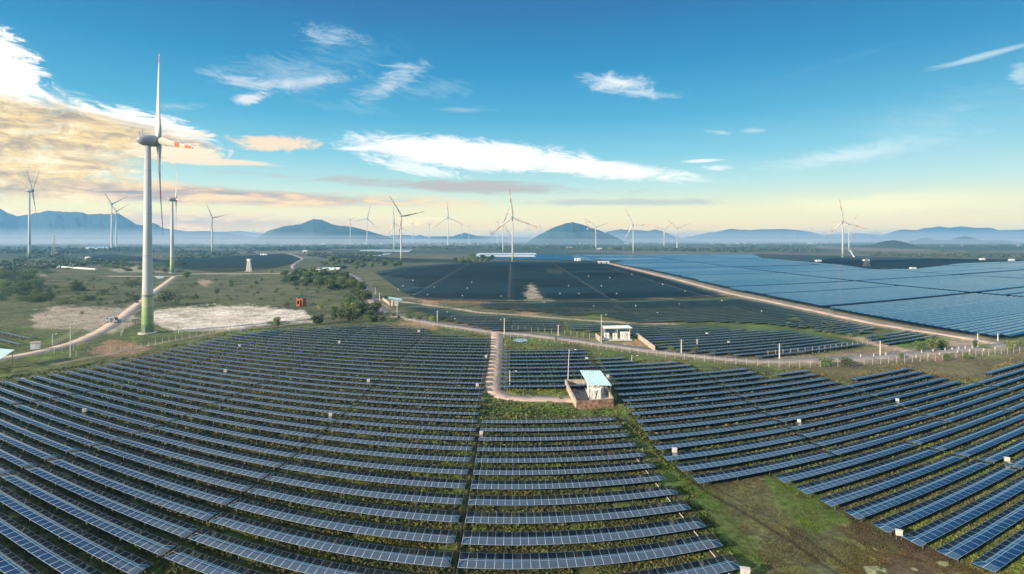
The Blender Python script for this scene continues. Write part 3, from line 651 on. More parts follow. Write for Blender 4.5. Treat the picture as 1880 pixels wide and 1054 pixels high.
def turbine(px, by, hy, rpx, ang, label, rz=None, over=None, green=True, lod=1, wf=1., group='wind turbines', cf=.075):
    by = max(by, HY + .31 * (HY - hy)) if rpx < 60 else by
    p = at(px, by); d = p.y; s = d / F; hh = H + (HY - hy) * s; Rr = rpx * s; az_ = math.atan2(p.x, p.y)
    k = hh / 77.
    t = empty('wind_turbine', p); tag(t, label, 'wind turbine', group)
    n = 32 if lod else 12
    rb, rt = 2.15 * k * wf, 1.12 * k * wf
    tm = MB().lathe([(rb, 0), (rb * .97, 4 * k), (rb * .90, 14 * k), (rb * .74, 35 * k), (rt, hh - 2.0 * k)], n).build('tower', M_TG if green else M_TOWER, t, True)
    MB().lathe([(rb * 1.55, -.6), (rb * 1.55, .45), (rb * 1.35, .5)], n).build('foundation_ring', M_CONC, t)
    if lod:
        MB().box((0, -rb * 1.0, 1.6 * k), (1.1, .25, 2.2)).build('door', M_GREYM, t)
        MB().lathe([(rb * .93, 14.6 * k), (rb * .98, 14.7 * k), (rb * .98, 15.5 * k), (rb * .93, 15.6 * k)], n).build('collar', M_GALV, t)
    rot = -az_ if rz is None else rz
    ov = 3.7 * k if over is None else over
    head = empty('rotor_head', (0, 0, hh)); head.parent = t; head.rotation_euler = (0, 0, rot)
    nac = MB().lathe([(.15 * k, 3.9 * k), (1.0 * k, 3.6 * k), (1.65 * k, 2.8 * k), (2.1 * k, 1.6 * k), (2.3 * k, .0 * k), (2.3 * k, -1.6 * k), (2.2 * k, -2.5 * k)], 24 if lod else 10, 'Y').build('nacelle', M_NAC, head, True)
    hb = MB().lathe([(2.15 * k, -2.55 * k), (2.05 * k, -3.6 * k), (1.5 * k, -4.5 * k), (.8 * k, -5.0 * k), (.15 * k, -5.2 * k)], 24 if lod else 10, 'Y').build('hub', M_NAC, head, True)
    if lod:
        mb = MB().tube((0, 1.8 * k, 1.6 * k), (0, 1.8 * k, 4.2 * k), .07).tube((-.5, 1.8 * k, 3.4 * k), (.5, 1.8 * k, 3.4 * k), .05).tube((.6, 2.6 * k, 2 * k), (.6, 2.6 * k, 3.3 * k), .12)
        mb.build('wind_vane', M_GREYM, head)
    for a in ang:
        b = link('blade', blade_mesh(Rr, cf, lod, bool(lod) and a == ang[0]), (), head); b.location = (0, -ov, 0); b.rotation_euler = (0, R(90 - a), 0)
    return t
turbine(271, 612, 258, 174, [84, -92, 190], 'nearest huge wind turbine with green banded foot beside the dirt track', rz=R(137), over=4.0, wf=1., cf=.095)
turbine(316, 501, 366, 62, [87, -82, 186], 'dark headed turbine at the end of the dirt track, behind the huge one', rz=R(128), lod=1)
turbine(54, 471, 350, 41, [70, 112, -81], 'tall turbine at the far left in front of the hazy mountains', rz=R(94), wf=.75)
turbine(205, 444, 375, 28, [118, 32, -88], 'left one of two pale turbines standing close together left of the huge one', green=False, lod=0, wf=.8)
turbine(213.5, 443, 388, 24, [35, 125, -92], 'right one of two pale turbines standing close together left of the huge one', green=False, lod=0, wf=.8)
turbine(389.5, 463, 400, 28, [110, 14, -95], 'turbine with dark head behind the white lattice mast', lod=0)
SM = [(643, 445, 404, 12, [150, 30, -90], 'small turbine on the right foot of the hazy double hill'), (674, 449, 401, 25, [75, -45, 195], 'slim turbine right of the hazy double hill'),
      (723.5, 461, 410, 31, [91, -115, -30], 'turbine just left of the large red tipped turbine in the middle left'), (736.5, 478, 397, 44, [122, 12, -98], 'large turbine with long red tipped blades and its foot among shrubs, middle left'),
      (758, 442, 411, 9, [80, 200, -40], 'tiny pale turbine right of the middle left pair'), (788, 445, 412, 10, [140, 40, -90], 'small turbine between the middle left pair and the slim white one'),
      (822.5, 451, 399, 29, [93, -143, -25], 'slim white turbine with one blade straight up, alone in the middle distance'), (847.5, 445, 413, 9, [150, 35, -90], 'left one of two tiny turbines before a low blue knoll'),
      (861, 445, 416, 8, [160, 20, -90], 'right one of two tiny turbines before a low blue knoll'), (914, 444, 408, 12, [60, 170, -70], 'faint thin turbine left of the central turbine pair'),
      (923.5, 463, 409, 30, [68, -130, -62], 'left one of the central pair of turbines'), (941, 480, 399, 52, [96, -22, -142], 'largest turbine of the centre with striped red blade tips'),
      (970, 441, 419, 8, [90, 210, -30], 'faint tiny turbine right of the centre'), (991.5, 444, 416, 11, [80, 200, -50], 'small turbine at the left foot of the blue hill'),
      (1012, 443, 418, 8, [90, 210, -30], 'tiny pale turbine on the left slope of the blue hill'), (1048.5, 445, 411, 11, [95, 215, -35], 'small turbine in front of the blue hill peak'),
      (1080, 447, 417, 18, [115, -118, -20], 'turbine half hidden at the right slope of the blue hill'), (1094, 456, 417, 25, [140, 20, -92], 'turbine with spread blades at the right slope of the blue hill'),
      (1162.5, 464, 412, 33, [115, -3, -118], 'white turbine behind the pale far end of the blue panels'), (1219, 453, 422, 20, [160, 42, -85], 'left one of two turbines right of the blue hill'),
      (1243, 457, 419, 25, [138, 22, -92], 'right one of two turbines right of the blue hill'), (1547, 472, 406, 42, [98, -132, -22], 'larger warm lit turbine on the right behind the blue field'),
      (1558.5, 461, 413, 27, [52, 166, -78], 'smaller turbine just behind the larger one on the right')]
for a in SM: turbine(*a[:5], a[5], lod=0, green=a[1] > 458, rz=-math.atan((a[0] - CX) / F) + R(random.Random(a[0]).uniform(-14, 14)), wf=.82, cf=.085)
# fallen old tower section beside the right turbine
p = at(1561, 462); q2 = at(1567.5, 472)
tag(MB().tube((p.x, p.y, 3), (q2.x, q2.y, 1.0), 2.2, 1.4, 10).build('embankment_pipe', M_WHITE), 'pale slanting pipe running down beside the right turbine foot', 'pipe')

# ------------------------------------------------------------------ plants
M_LEAF = m_tint('leaves', .8, .35, .3)
_q = G(M_LEAF.node_tree); _b = M_LEAF.node_tree.nodes['Principled BSDF']; _s = _b.inputs['Base Color'].links[0].from_socket; _v = _q.add('ShaderNodeVectorMath', operation='SCALE')
_q.put(_v.inputs[0], _s); _q.put(_v.inputs[3], _q.mr(_q.add('ShaderNodeObjectInfo').outputs['Random'], 0, 1, .75, 1.6)); _q.put(_b.inputs['Base Color'], _v.outputs[0])
def leaf_cloud(rng, n, blobs, size, tint, flat=.7):
    """n small leaf-sized quads spread through a few overlapping blobs; returns V, Q, colour"""
    bi = rng.choice(len(blobs), n, p=np.array([b[3] ** 2 for b in blobs]) / sum(b[3] ** 2 for b in blobs))
    B = np.array([b[:3] for b in blobs])[bi]; rad = np.array([b[3] for b in blobs])[bi]; bt = rng.uniform(.75, 1.3, len(blobs))[bi]
    dr = rng.normal(size=(n, 3)); dr /= np.linalg.norm(dr, axis=1)[:, None]; rr = rad * rng.uniform(.55, 1.08, n)
    Cn = B + dr * rr[:, None] * np.array([1, 1, flat]); Cn[:, 2] = np.maximum(Cn[:, 2], .02 + rng.uniform(0, .05, n))
    nr_ = dr * .8 + rng.normal(size=(n, 3)) * .6 + np.array([0, 0, .3]); nr_ /= np.linalg.norm(nr_, axis=1)[:, None]
    t1 = np.cross(nr_, rng.normal(size=(n, 3))); t1 /= np.linalg.norm(t1, axis=1)[:, None]; t2 = np.cross(nr_, t1)
    s = size * rng.uniform(.6, 1.5, n)[:, None]
    V = np.stack([Cn - t1 * s, Cn - t2 * s * .6, Cn + t1 * s, Cn + t2 * s * .6], 1).reshape(-1, 3)
    c = np.array(tint)[None] * bt[:, None] * rng.uniform(.7, 1.35, n)[:, None]; c[:, 0] *= rng.uniform(.8, 1.3, n)
    return V, np.arange(4 * n).reshape(n, 4), np.c_[np.repeat(c, 4, 0), np.ones(4 * n)]
LT = [(.075, .125, .045), (.095, .140, .050), (.13, .18, .055), (.080, .11, .055)]
TP = []
def tree_proto(kind, seed, tint, hgt, wid, n, trunk=True):
    rng = np.random.default_rng(seed); bl = []
    for i in range(9 if kind == 'tree' else 7):
        a = rng.uniform(0, 6.28); r = rng.uniform(0, .62) * wid / 2; zc = hgt * (rng.uniform(.22, .80) if kind == 'tree' else rng.uniform(.18, .7) * (1 - .5 * r / wid)); bl.append((r * math.cos(a), r * math.sin(a), zc, wid * rng.uniform(.17, .30)))
    V, Q_, c = leaf_cloud(rng, n, bl, hgt * .042, tint, .75)
    V[:, 2] = np.clip(V[:, 2], .02, hgt * 1.02)
    return (npmesh('crown', V, Q_, col=c), bl, hgt)
PROTO = {}
for i in range(4):
    PROTO['tree', i] = tree_proto('tree', 20 + i, LT[i], 1., .95, 1100)
    PROTO['bush', i] = tree_proto('bush', 40 + i, LT[(i + 1) % 4], 1., 1.7, 700)
    PROTO['low', i] = tree_proto('bush', 60 + i, LT[(i + 3) % 4], 1., 3.0, 2400)
def trunk_mesh(i):
    rr = random.Random(i); m = MB(); m.tube((0, 0, -.03), (.02, .01, .42), .035, .022, 7)
    for k in range(4):
        a = k * 1.6 + rr.random(); m.tube((.02, .01, .30 + .03 * k), (.2 * math.cos(a), .2 * math.sin(a), .62 + .05 * k), .016, .006, 5)
    me = bpy.data.meshes.new('trunk'); me.from_pydata(m.v, [], m.f); return me
TRM = [trunk_mesh(i) for i in range(4)]
def plant(kind, px, by, hpx, wpx, label, group=None, seed=None):
    p = at(px, by); s = p.y / F; i = (hash((round(px), round(by))) if seed is None else seed) % 4
    hh = hpx * s; base_w = {'tree': .95, 'bush': 1.7, 'low': 3.0}[kind]; ww = wpx * s / base_w; rz = random.Random(round(px * 7 + by)).uniform(0, 6.28)
    if kind == 'tree':
        t = empty('tree', p, rz); tag(t, label, 'tree', group); t.scale = (ww, ww, hh)
        link('crown', PROTO['tree', i][0], M_LEAF, t); link('trunk', TRM[i], M_BARK, t)
    else:
        t = link('bush', PROTO[kind, i][0], M_LEAF, None, p); t.rotation_euler = (0, 0, rz); t.scale = (ww, ww, hh); tag(t, label, 'bush', group)
    return t
for a in [(508, 601, 21, 19, 'lone round tree on the edge of the white sand, left one of two'), (583, 596, 24, 29, 'wide dark tree right of the white sand, next to the field corner'),
          (613, 591, 20, 16, 'slim tree between the wide dark tree and the roadside grove'), (647, 592, 27, 34, 'broad tree above the far corner of the left field'),
          (686, 579, 29, 30, 'large tree beside the road opposite the small teal roof'), (664, 574, 24, 26, 'leafy tree left of the large roadside tree'),
          (343, 511, 13, 20, 'tree at the bend where the track meets the cross road'), (1689, 645, 24, 24, 'left tree of the dark clump beside the bright green meadow'),
          (1712, 645, 29, 30, 'tallest middle tree of the dark clump beside the bright green meadow'), (1730, 643, 20, 24, 'right tree of the dark clump beside the bright green meadow'),
          (1790, 638, 19, 9, 'narrow dark tree beside the pole near the road junction'), (1856, 643, 19, 20, 'round tree by the fence near the right edge'),
          (1876, 642, 20, 18, 'tree cut by the right edge of the view behind the fence'), (1515, 673, 22, 32, 'left one of two bushy trees at the fence above the right field'),
          (1558, 673, 18, 30, 'right one of two bushy trees at the fence above the right field'), (1654, 658, 14, 13, 'small yellow green tree at the roadside fence'),
          (1737, 663, 18, 18, 'small tree growing through the fence right of the dark clump'), (1775, 661, 13, 16, 'thin olive tree at the fence left of the pole'),
          (732, 586, 9, 8, 'small dark conical tree at the foot of the roadside pole')]:
    plant('tree', *a)
for a in [('bush', 424, 524, 13, 18, 'round bush in the pasture left of centre'), ('bush', 397, 540, 14, 18, 'pale lime green bush in the pasture'), ('bush', 338, 533, 9, 11, 'small bush right of the track'),
          ('low', 360, 549, 8, 26, 'flat dark shrub right of the huge turbine'), ('bush', 400, 553, 9, 16, 'lime green shrub at the top edge of the sand'), ('bush', 465, 530, 12, 12, 'bush at the middle of the pasture'),
          ('bush', 308, 560, 28, 50, 'big dark thicket right behind the huge turbine tower'), ('bush', 325, 562, 16, 24, 'right shoulder of the thicket behind the huge turbine'),
          ('low', 136, 535, 17, 48, 'large shrub mass in the left pasture'), ('low', 242, 523, 11, 44, 'long dark shrub near the track left of the tower'), ('bush', 210, 531, 8, 11, 'small bush left of the long dark shrub'),
          ('bush', 190, 541, 13, 26, 'bush between the shrub masses of the left pasture'), ('low', 248, 551, 11, 30, 'shrub beside the track below the long dark shrub'), ('low', 160, 552, 9, 34, 'low shrub below the left pasture mass'),
          ('low', 122, 558, 10, 56, 'long low thicket above the tan bare ground'), ('bush', 150, 578, 8, 13, 'single green bush on the tan bare ground'), ('bush', 585, 534, 13, 16, 'round bush left of the roadside grove'),
          ('bush', 471, 523, 8, 12, 'small shrub right of the middle pasture bush'), ('bush', 544, 512, 10, 22, 'shrub close to the road bend'), ('bush', 527, 565, 12, 20, 'lime bush left of the orange hut'), ('bush', 588, 567, 11, 22, 'bush right of the orange hut'),
          ('bush', 497, 502, 9, 14, 'bush beside the cross road'), ('low', 1205, 641, 8, 12, 'small bush at the end of the station wall'), ('bush', 1231, 643, 10, 16, 'bush right of the station wall'),
          ('bush', 1278, 650, 15, 20, 'yellow green bush on the road side below the white boxes'), ('bush', 1310, 652, 9, 18, 'low roadside bush right of the yellow green one'), ('bush', 1338, 652, 9, 18, 'roadside bush farther right'),
          ('bush', 1020, 624, 8, 10, 'bush at the fence above the pond'), ('low', 1805, 639, 8, 24, 'grey green bush right of the narrow dark tree'), ('bush', 1617, 622, 9, 24, 'dark bush where the meadow meets the pale spur'),
          ('bush', 1030, 733, 10, 14, 'fresh green bush by the gate of the walled station'), ('bush', 12, 685, 16, 26, 'grey bush beside the cut off teal shelter')]:
    plant(*a)
rg = random.Random(5)
def scatter(kind, poly, n, h0, h1, asp, label, group):
    xs = [p[0] for p in poly]; ys = [p[1] for p in poly]; k = 0; tries = 0
    while k < n and tries < n * 60:
        tries += 1; x = rg.uniform(min(xs), max(xs)); y = rg.uniform(min(ys), max(ys))
        if not inpoly([x], [y], poly)[0]: continue
        h = rg.uniform(h0, h1); plant(kind, x, y, h, h * asp * rg.uniform(.8, 1.3), label, group, rg.randrange(4)); k += 1
GROVE = [(508, 512), (560, 500), (640, 507), (662, 522), (684, 560), (668, 572), (640, 560), (628, 536), (560, 528), (515, 520)]
scatter('tree', GROVE, 110, 10, 17, 1.5, 'tree of the crowded grove left of the road', 'trees of the grove left of the road')
scatter('low', [(0, 505), (60, 500), (75, 535), (95, 555), (60, 558), (0, 552)], 50, 7, 14, 2.6, 'dark shrub massed at the pasture left edge', 'shrubs massed at the left edge')
scatter('bush', [(70, 515), (260, 512), (265, 560), (90, 562)], 75, 3.5, 8, 1.8, 'small shrub dotted over the left pasture', 'small shrubs dotted over the left pasture')
scatter('bush', [(330, 515), (620, 512), (620, 560), (330, 566)], 64, 3, 6.5, 1.8, 'small shrub of pasture right of huge turbine', 'small shrubs dotted over the middle pasture')
scatter('low', [(0, 500), (20, 478), (330, 476), (330, 500), (150, 498), (60, 506)], 46, 3.5, 7, 3.2, 'scrub patch behind the left pasture', 'scrub behind the left pasture')
scatter('tree', [(600, 572), (650, 560), (700, 580), (690, 592), (630, 590)], 22, 10, 20, 1.3, 'tree crowded between grove and the left field corner', 'trees above the left field corner')
scatter('low', [(230, 497), (330, 478), (345, 498), (240, 505)], 12, 5, 9, 2.5, 'shrub near the foot of the dark headed turbine', 'shrubs around the second turbine')
scatter('bush', [(745, 577), (790, 585), (880, 600), (800, 590), (750, 588)], 20, 7, 12, 1.5, 'shrub between the road and the field behind it', 'shrubs along the far side of the road')
scatter('tree', [(585, 480), (680, 480), (740, 486), (735, 490), (600, 497)], 34, 8, 12, 1.4, 'tree in belt around the middle left turbine', 'trees of the belt in the middle left')
scatter('tree', [(825, 482), (850, 474), (900, 474), (915, 478), (870, 486)], 18, 7, 12, 1.4, 'tree in the clump left of the central turbines', 'trees of the clump left of the centre')
scatter('bush', [(655, 560), (760, 590), (740, 592), (640, 585)], 18, 5, 9, 1.6, 'low shrub below the large roadside tree', 'low shrubs above the left field')
scatter('low', [(1430, 578), (1500, 590), (1590, 612), (1560, 622), (1440, 600)], 26, 4, 7, 2.6, 'green shrub between the two right hand patches', 'shrubs between the right patches')
# far woods: one mass
def woods():
    rng = np.random.default_rng(9); Vs = []; Qs = []; Cs = []; n0 = 0
    Z = [([(0, 455), (200, 443), (330, 447), (420, 449), (420, 462), (330, 463), (200, 462), (130, 466), (100, 471), (60, 466), (0, 466)], 900, 7), ([(420, 446), (760, 445), (760, 456), (640, 462), (430, 460)], 900, 7), ([(0, 480), (60, 470), (110, 470), (210, 478), (250, 490), (140, 490), (0, 500)], 260, 4.5),
         ([(760, 444), (1500, 444), (1500, 462), (1400, 464), (1200, 461), (1000, 460), (760, 458)], 2000, 7), ([(1500, 446), (1880, 444), (1880, 456), (1740, 456), (1620, 452), (1500, 452)], 900, 7),
         ([(1560, 462), (1890, 460), (1890, 474), (1700, 473), (1600, 470)], 500, 4), ([(560, 455), (720, 457), (700, 470), (610, 478), (560, 470)], 300, 5), ([(330, 462), (470, 463), (450, 470), (340, 476), (300, 474)], 160, 5),
         ([(0, 443.6), (1880, 443.6), (1880, 447), (0, 447)], 1800, 8)]
    for poly, n, hh in Z:
        k = 0; xs = [p[0] for p in poly]; ys = [p[1] for p in poly]
        while k < n:
            x, y = rng.uniform(min(xs), max(xs)), rng.uniform(min(ys), max(ys)); k += 1
            if not inpoly([x], [y], poly)[0]: continue
            p = at(x, y); cl = fbm(np.array([p.x / 260.]), np.array([p.y / 260.]), 3)[0]
            if cl < .40: continue
            w = hh * rng.uniform(1.2, 3.2) * (1 + p.y / 4000); h_ = hh * rng.uniform(.6, 1.2)
            V, Q_, c = leaf_cloud(rng, 16, [(rng.uniform(-w, w) * .6, rng.uniform(-w, w) * .6, h_ * .4, w * .45) for _ in range(3)], h_ * .42, [(.030, .055, .028), (.040, .066, .034), (.055, .075, .036)][rng.integers(3)], .5)
            V[:, 2] = np.clip(V[:, 2], 0, h_ * 1.1); V += np.array([p.x, p.y, 0]); Vs.append(V); Qs.append(Q_ + n0); Cs.append(c); n0 += len(V)
    o = link('woodland', npmesh('woodland', np.vstack(Vs), np.vstack(Qs), col=np.vstack(Cs)), M_LEAF); tag(o, 'hazy mass of trees and scrub across the far plain', 'woodland', kind='stuff')
woods()
# weeds and grass between the rows
def weeds():
    rng = np.random.default_rng(4); N = 250000
    px = rng.uniform(-60, 1940, N); v = np.sqrt(rng.uniform(150 ** 2, 660 ** 2, N)); Y = F * H / v; X = (px - CX) / F * Y; py = HY + v
    C = ground_colour(X, Y); bare = (C[:, 0] > .2) & (C[:, 1] > .17) | (C[:, 0] > C[:, 1] * 1.25)
    edge = inpoly(px, py, L_EDGE) | inpoly(px, py, R_EDGE) | (v > 290)
    walls = inpoly(px, py, [(1038, 700), (1105, 700), (1127, 750), (1058, 756)])
    P = [at(*p) for p in LANE]; dm = seg_mask(X, Y, LANE, 2.4)
    keep = edge & ~walls & (dm < .3) & (~bare | (rng.random(N) < .25)) & (fbm(X / 4., Y / 4., 3) > .40 - rng.uniform(0, .12, N))
    dry = inpoly(px, py, [(1180, 760), (1260, 830), (1440, 870), (1600, 950), (1880, 1090), (1900, 1200), (1430, 1200), (1340, 1010), (1270, 900)])[keep]
    X, Y, C = X[keep], Y[keep], C[keep]; n = len(X)
    K = 4; sz = rng.uniform(.09, .25, n) * (1 + .5 * (Y > 100)); sz = np.where(dry, sz * .5, sz); hgt = sz * rng.uniform(.7, 1.5, n) * np.where(dry, .6, 1)
    cx = np.repeat(X, K) + rng.normal(size=n * K) * np.repeat(sz, K) * .6; cy = np.repeat(Y, K) + rng.normal(size=n * K) * np.repeat(sz, K) * .6
    a = rng.uniform(0, 6.28, n * K); s = np.repeat(sz, K) * rng.uniform(.35, .8, n * K); h2 = np.repeat(hgt, K) * rng.uniform(.5, 1.1, n * K)
    lx = rng.normal(size=n * K) * s * .7; ly = rng.normal(size=n * K) * s * .7
    V = np.zeros((n * K, 4, 3)); ca, sa = np.cos(a) * s, np.sin(a) * s
    V[:, 0] = np.c_[cx - ca * .5, cy - sa * .5, np.zeros(n * K)]; V[:, 1] = np.c_[cx + ca * .5, cy + sa * .5, np.zeros(n * K)]
    V[:, 2] = np.c_[cx + ca + lx, cy + sa + ly, h2]; V[:, 3] = np.c_[cx - ca + lx, cy - sa + ly, h2 * .85]
    big = fbm(X / 14., Y / 14., 3)
    c = C * rng.uniform(.6, 1.25, n)[:, None]; br = rng.random(n) < .22; c[br] = c[br] * np.array([1.25, .85, .8]); yl = (big > .54)[:, None]; c = np.where(yl, c * np.array([1.15, 1.1, .8]), c); c = np.minimum(np.repeat(c, K, 0) * rng.uniform(.75, 1.3, (n * K, 1)), .4)
    o = link('grass', npmesh('grass', V.reshape(-1, 3), np.arange(n * K * 4).reshape(-1, 4), col=np.repeat(np.c_[c, np.ones(n * K)], 4, 0)), m_tint('grass_blades', .85, 1., .15))
    tag(o, 'rough green and brown weeds growing between the solar rows', 'grass', kind='stuff'); print('grass', n * K)
weeds()
# ------------------------------------------------------------------ boxes, poles, fences
def combiner(px, py, wpx, label, far=0):
    p = at(px, py, .95); th = p.x / p.y; xr, yr = p.y * math.sin(th), p.y * math.cos(th); w = wpx * (1 if far else .85) * p.y / F
    if px > 70 and not far:                                      # stands just in front of the nearest row
        base = C0 if px < 1110 or py > 1000 else 74.2 + (1.3 if py < 640 else 0); yr = base + PITCH * round((yr - base) / PITCH) - .55 - w * .3
        X_, Y_ = arc(np.array([xr]), np.array([yr])); p.x, p.y = float(X_[0]), float(Y_[0])
    p.z = 0; t = empty('combiner_box', p, -math.atan2(p.x, p.y) * .6); tag(t, label, 'electrical box', 'tiny white boxes in the dark mid fields' if far else 'white electrical boxes at the solar rows')
    MB().box((0, 0, .95), (w, w * .55, w * .85)).box((0, 0, .95 + w * .45), (w * 1.12, w * .7, w * .06)).build('cabinet', M_BOXP, t)
    for sx in (-1, 1): MB().box((sx * w * .38, .05, .45), (.08, .08, 1.1)).build('leg', M_GALV, t)
    MB().box((0, -w * .29, .95), (w * .82, .02, w * .66)).build('door', M_CONC, t)
CB = [(43, 696, 5, 'white box at the top left end of the left field'), (157, 753, 7, 'white box on the left, below the kiosk and shelter'), (421, 678, 6, 'white box below the sand, upper left field'), (444, 633, 5, 'white box near the upper edge of the left field'),
      (770, 607, 5, 'white box at the far upper corner of the left field'), (626, 626, 5, 'white box below the lone grove trees'), (893, 651, 5, 'white box at the top of the lane edge'), (678, 697, 6, 'white box in the middle of the left field'),
      (876, 708, 6, 'white box beside the lane bend'), (604, 764, 7, 'white box in the lower middle of the left field'), (885, 786, 7, 'white box just right of the central gap'), (1078, 660, 6, 'white box behind the light pole right of the lane'),
      (1117, 692, 6, 'white box right behind the teal station roof'), (1298, 613, 5, 'left white box beside the field of the white station'), (1340, 630, 5, 'right white box beside the field of the white station'), (1641, 732, 6, 'white box in the far right field'),
      (1474, 777, 7, 'white box in the middle of the right field'), (1234, 821, 10, 'white box at the left end of a right field row'), (1357, 1036, 18, 'big white box at the right end of the front row'), (1638, 970, 12, 'white box at the edge of the dry grass strip'),
      (1845, 842, 9, 'white box near the right edge of the view')]
for a in CB: combiner(*a)
for x_, y_ in [(731, 531), (740, 525), (758, 515), (785, 541), (797, 527), (849, 543), (858, 529), (866, 518), (920, 544), (1028, 539), (1063, 539), (1132, 539), (1104, 525), (1258, 535), (1217, 522), (1044, 525), (1080, 507), (1120, 510), (1160, 504),
               (999, 555), (1167, 561), (1207, 574), (1325, 552), (1247, 558), (1090, 562), (1398, 571), (821, 573), (835, 585), (919, 587)]: combiner(x_, y_, 1.9, 'tiny white box among the dark rows beyond the road', 1)
def pole(px, by, ty, label, arm=True, cat='utility pole'):
    p = at(px, by); s = p.y / F; h = H + (HY - ty) * s; t = empty('utility_pole', p); tag(t, label, cat, 'poles beside the road')
    MB().tube((0, 0, 0), (0, 0, h), .20, .13, 8).build('shaft', M_WOODPOLE, t)
    if arm: MB().box((0, 0, h - .5), (1.5, .12, .12)).tube((-.6, 0, h - .45), (-.6, 0, h - .15), .05).tube((.6, 0, h - .45), (.6, 0, h - .15), .05).build('crossarm', M_GREYM, t)
for a in [(1251, 649, 623, 'concrete pole right of the white station wall'), (803, 590, 570, 'concrete pole left of the lane junction beyond the road'), (926, 614, 584, 'concrete pole right of the lane junction'),
          (1025, 617, 596, 'pole left of the white station'), (729, 579, 551, 'pole in front of the small teal roof'), (1431, 660, 631, 'pole by the road in the middle right'), (1616, 653, 626, 'pole beside the pale spur track'),
          (1795, 638, 612, 'pole next to the narrow dark tree'), (697, 556, 538, 'pole left of the small teal roof'), (1832, 626, 612, 'short pole behind the right trees'), (1280, 634, 622, 'short pole within the field by the station'), (689, 544, 528, 'pole on the far road side')]:
    pole(*a)
def lightpole(px, by, ty, label, lean=0, armx=1):
    p = at(px, by); s = p.y / F; h = H + (HY - ty) * s; t = empty('light_pole', p); tag(t, label, 'light pole', 'thin light poles')
    MB().tube((0, 0, 0), (lean, 0, h), .09, .05, 8).build('mast', M_WHITE, t)
    MB().tube((lean, 0, h - .6), (lean + armx * 1.4, -.3, h - .1), .04, .03, 6).build('arm', M_GREYM, t)
    MB().box((lean + armx * 1.6, -.35, h - .08), (.5, .25, .1)).build('lamp', M_WHITE, t)
for a in [(1042.5, 703, 641, 'tall thin light pole at the back corner of the walled station', .35), (1104, 632, 577, 'tall light pole in front of the white station'), (129, 655, 592, 'light pole by the gate on the dirt track', 0),
          (936, 707, 680, 'short thin pole in front of the rows right of the lane'), (96, 640, 612, 'thin pole by the left fence'), (1616.5, 652, 634, 'short pole lamp beside the spur track', 0), (1160, 668, 652, 'thin pole among the right rows')]:
    lightpole(*a)
M_FPOST = mat('fence_post', (.44, .42, .38), .9)
def fence(pts, h, label, step=3., cat='fence'):
    P = [at(*p) for p in pts]; o = P[0].copy(); t = empty('fence', o); tag(t, label, cat); tot = sum((b - a).length for a, b in zip(P[:-1], P[1:])); step = max(step, tot / 92)
    w = MB(); cnt = 0; pos = 0.
    for a, b in zip(P[:-1], P[1:]):
        L = (b - a).length
        for zz in np.linspace(.15, h - .05, 7): w.tube((a.x - o.x, a.y - o.y, zz), (b.x - o.x, b.y - o.y, zz), .012, n=3, cap=False)
        k = int(L / .9)
        for i in range(k): q = a.lerp(b, (i + .5) / k) - o; w.tube((q.x, q.y, .05), (q.x, q.y, h), .008, n=3, cap=False)
        while pos < L:
            q = a.lerp(b, pos / L) - o; MB().box((q.x, q.y, h / 2), (.10, .10, h + .1)).build('post', M_FPOST, t); pos += step
        pos -= L
    w.build('wire_mesh', M_GALV, t)
fence([(760, 592), (800, 600), (850, 609), (904, 618)], 1.9, 'wire fence along the road left of the lane junction')
fence([(924, 621), (985, 626), (1060, 634), (1165, 650), (1291, 664), (1410, 674), (1500, 675), (1600, 670), (1720, 662), (1890, 646)], 2.0, 'long wire fence with pale posts along the near side of the road')
fence([(940, 606), (1030, 614), (1095, 624)], 2.0, 'wire fence in front of the left mid rows')
fence([(1410, 655), (1500, 648), (1570, 638), (1600, 633)], 2.0, 'wire fence at the right end of the station field')
fence([(222, 617), (229, 603), (250, 596), (270, 594), (300, 597), (326, 604), (329, 616)], 2.0, 'low wire fence curving around the huge turbine foot', 2.5)
fence([(97, 636), (122, 622), (152, 604)], 2.0, 'short wire fence panel left of the dirt track', 2.5)
fence([(100, 650), (129, 647), (140, 643)], 2.2, 'wire gate across the dirt track', 2.)
fence([(140, 655), (190, 650), (260, 640), (330, 624), (400, 611), (470, 601)], 2.0, 'wire fence along the upper edge of the left field')
for i, (x, y) in enumerate([(1692, 648), (1713, 646), (1735, 644), (1748, 643), (1760, 642), (1772, 641), (1785, 640), (1704, 655), (1682, 657), (1725, 652), (1758, 648), (1780, 646), (1806, 645), (1827, 642), (1604, 655), (1626, 653), (1580, 656)]):
    t = empty('bollard', at(x, y)); tag(t, 'short white roadside post near the dark tree clump', 'bollard', 'white roadside posts')
    MB().box((0, 0, .55), (.26, .26, 1.), top=.9).build('post', M_BOXP, t); MB().box((0, 0, .88), (.28, .28, .12)).build('band', M_ORANGE, t)
# ------------------------------------------------------------------ buildings
def cabinet(x, y, w, d, h, t, rz=0, name='cabinet', vents=True):
    c = MB().box((x, y, h / 2 + .3), (w, d, h), rz).box((x, y, h + .34), (w * 1.06, d * 1.08, .1), rz).build(name, M_WHITE, t)
    f = MB()
    for k in (-1, 1): f.box((x + k * w * .24, y - d / 2 - .02, h / 2 + .3), (w * .4, .05, h * .8))
    f.build('door', mat('cabinet_door_grey', (.60, .62, .62), .5), t)
    v = MB()
    for k in range(4): v.box((x - w * .24, y - d / 2 - .06, h * (.55 + .08 * k) + .3), (w * .28, .03, .07))
    v.build('vent', M_DARK, t)
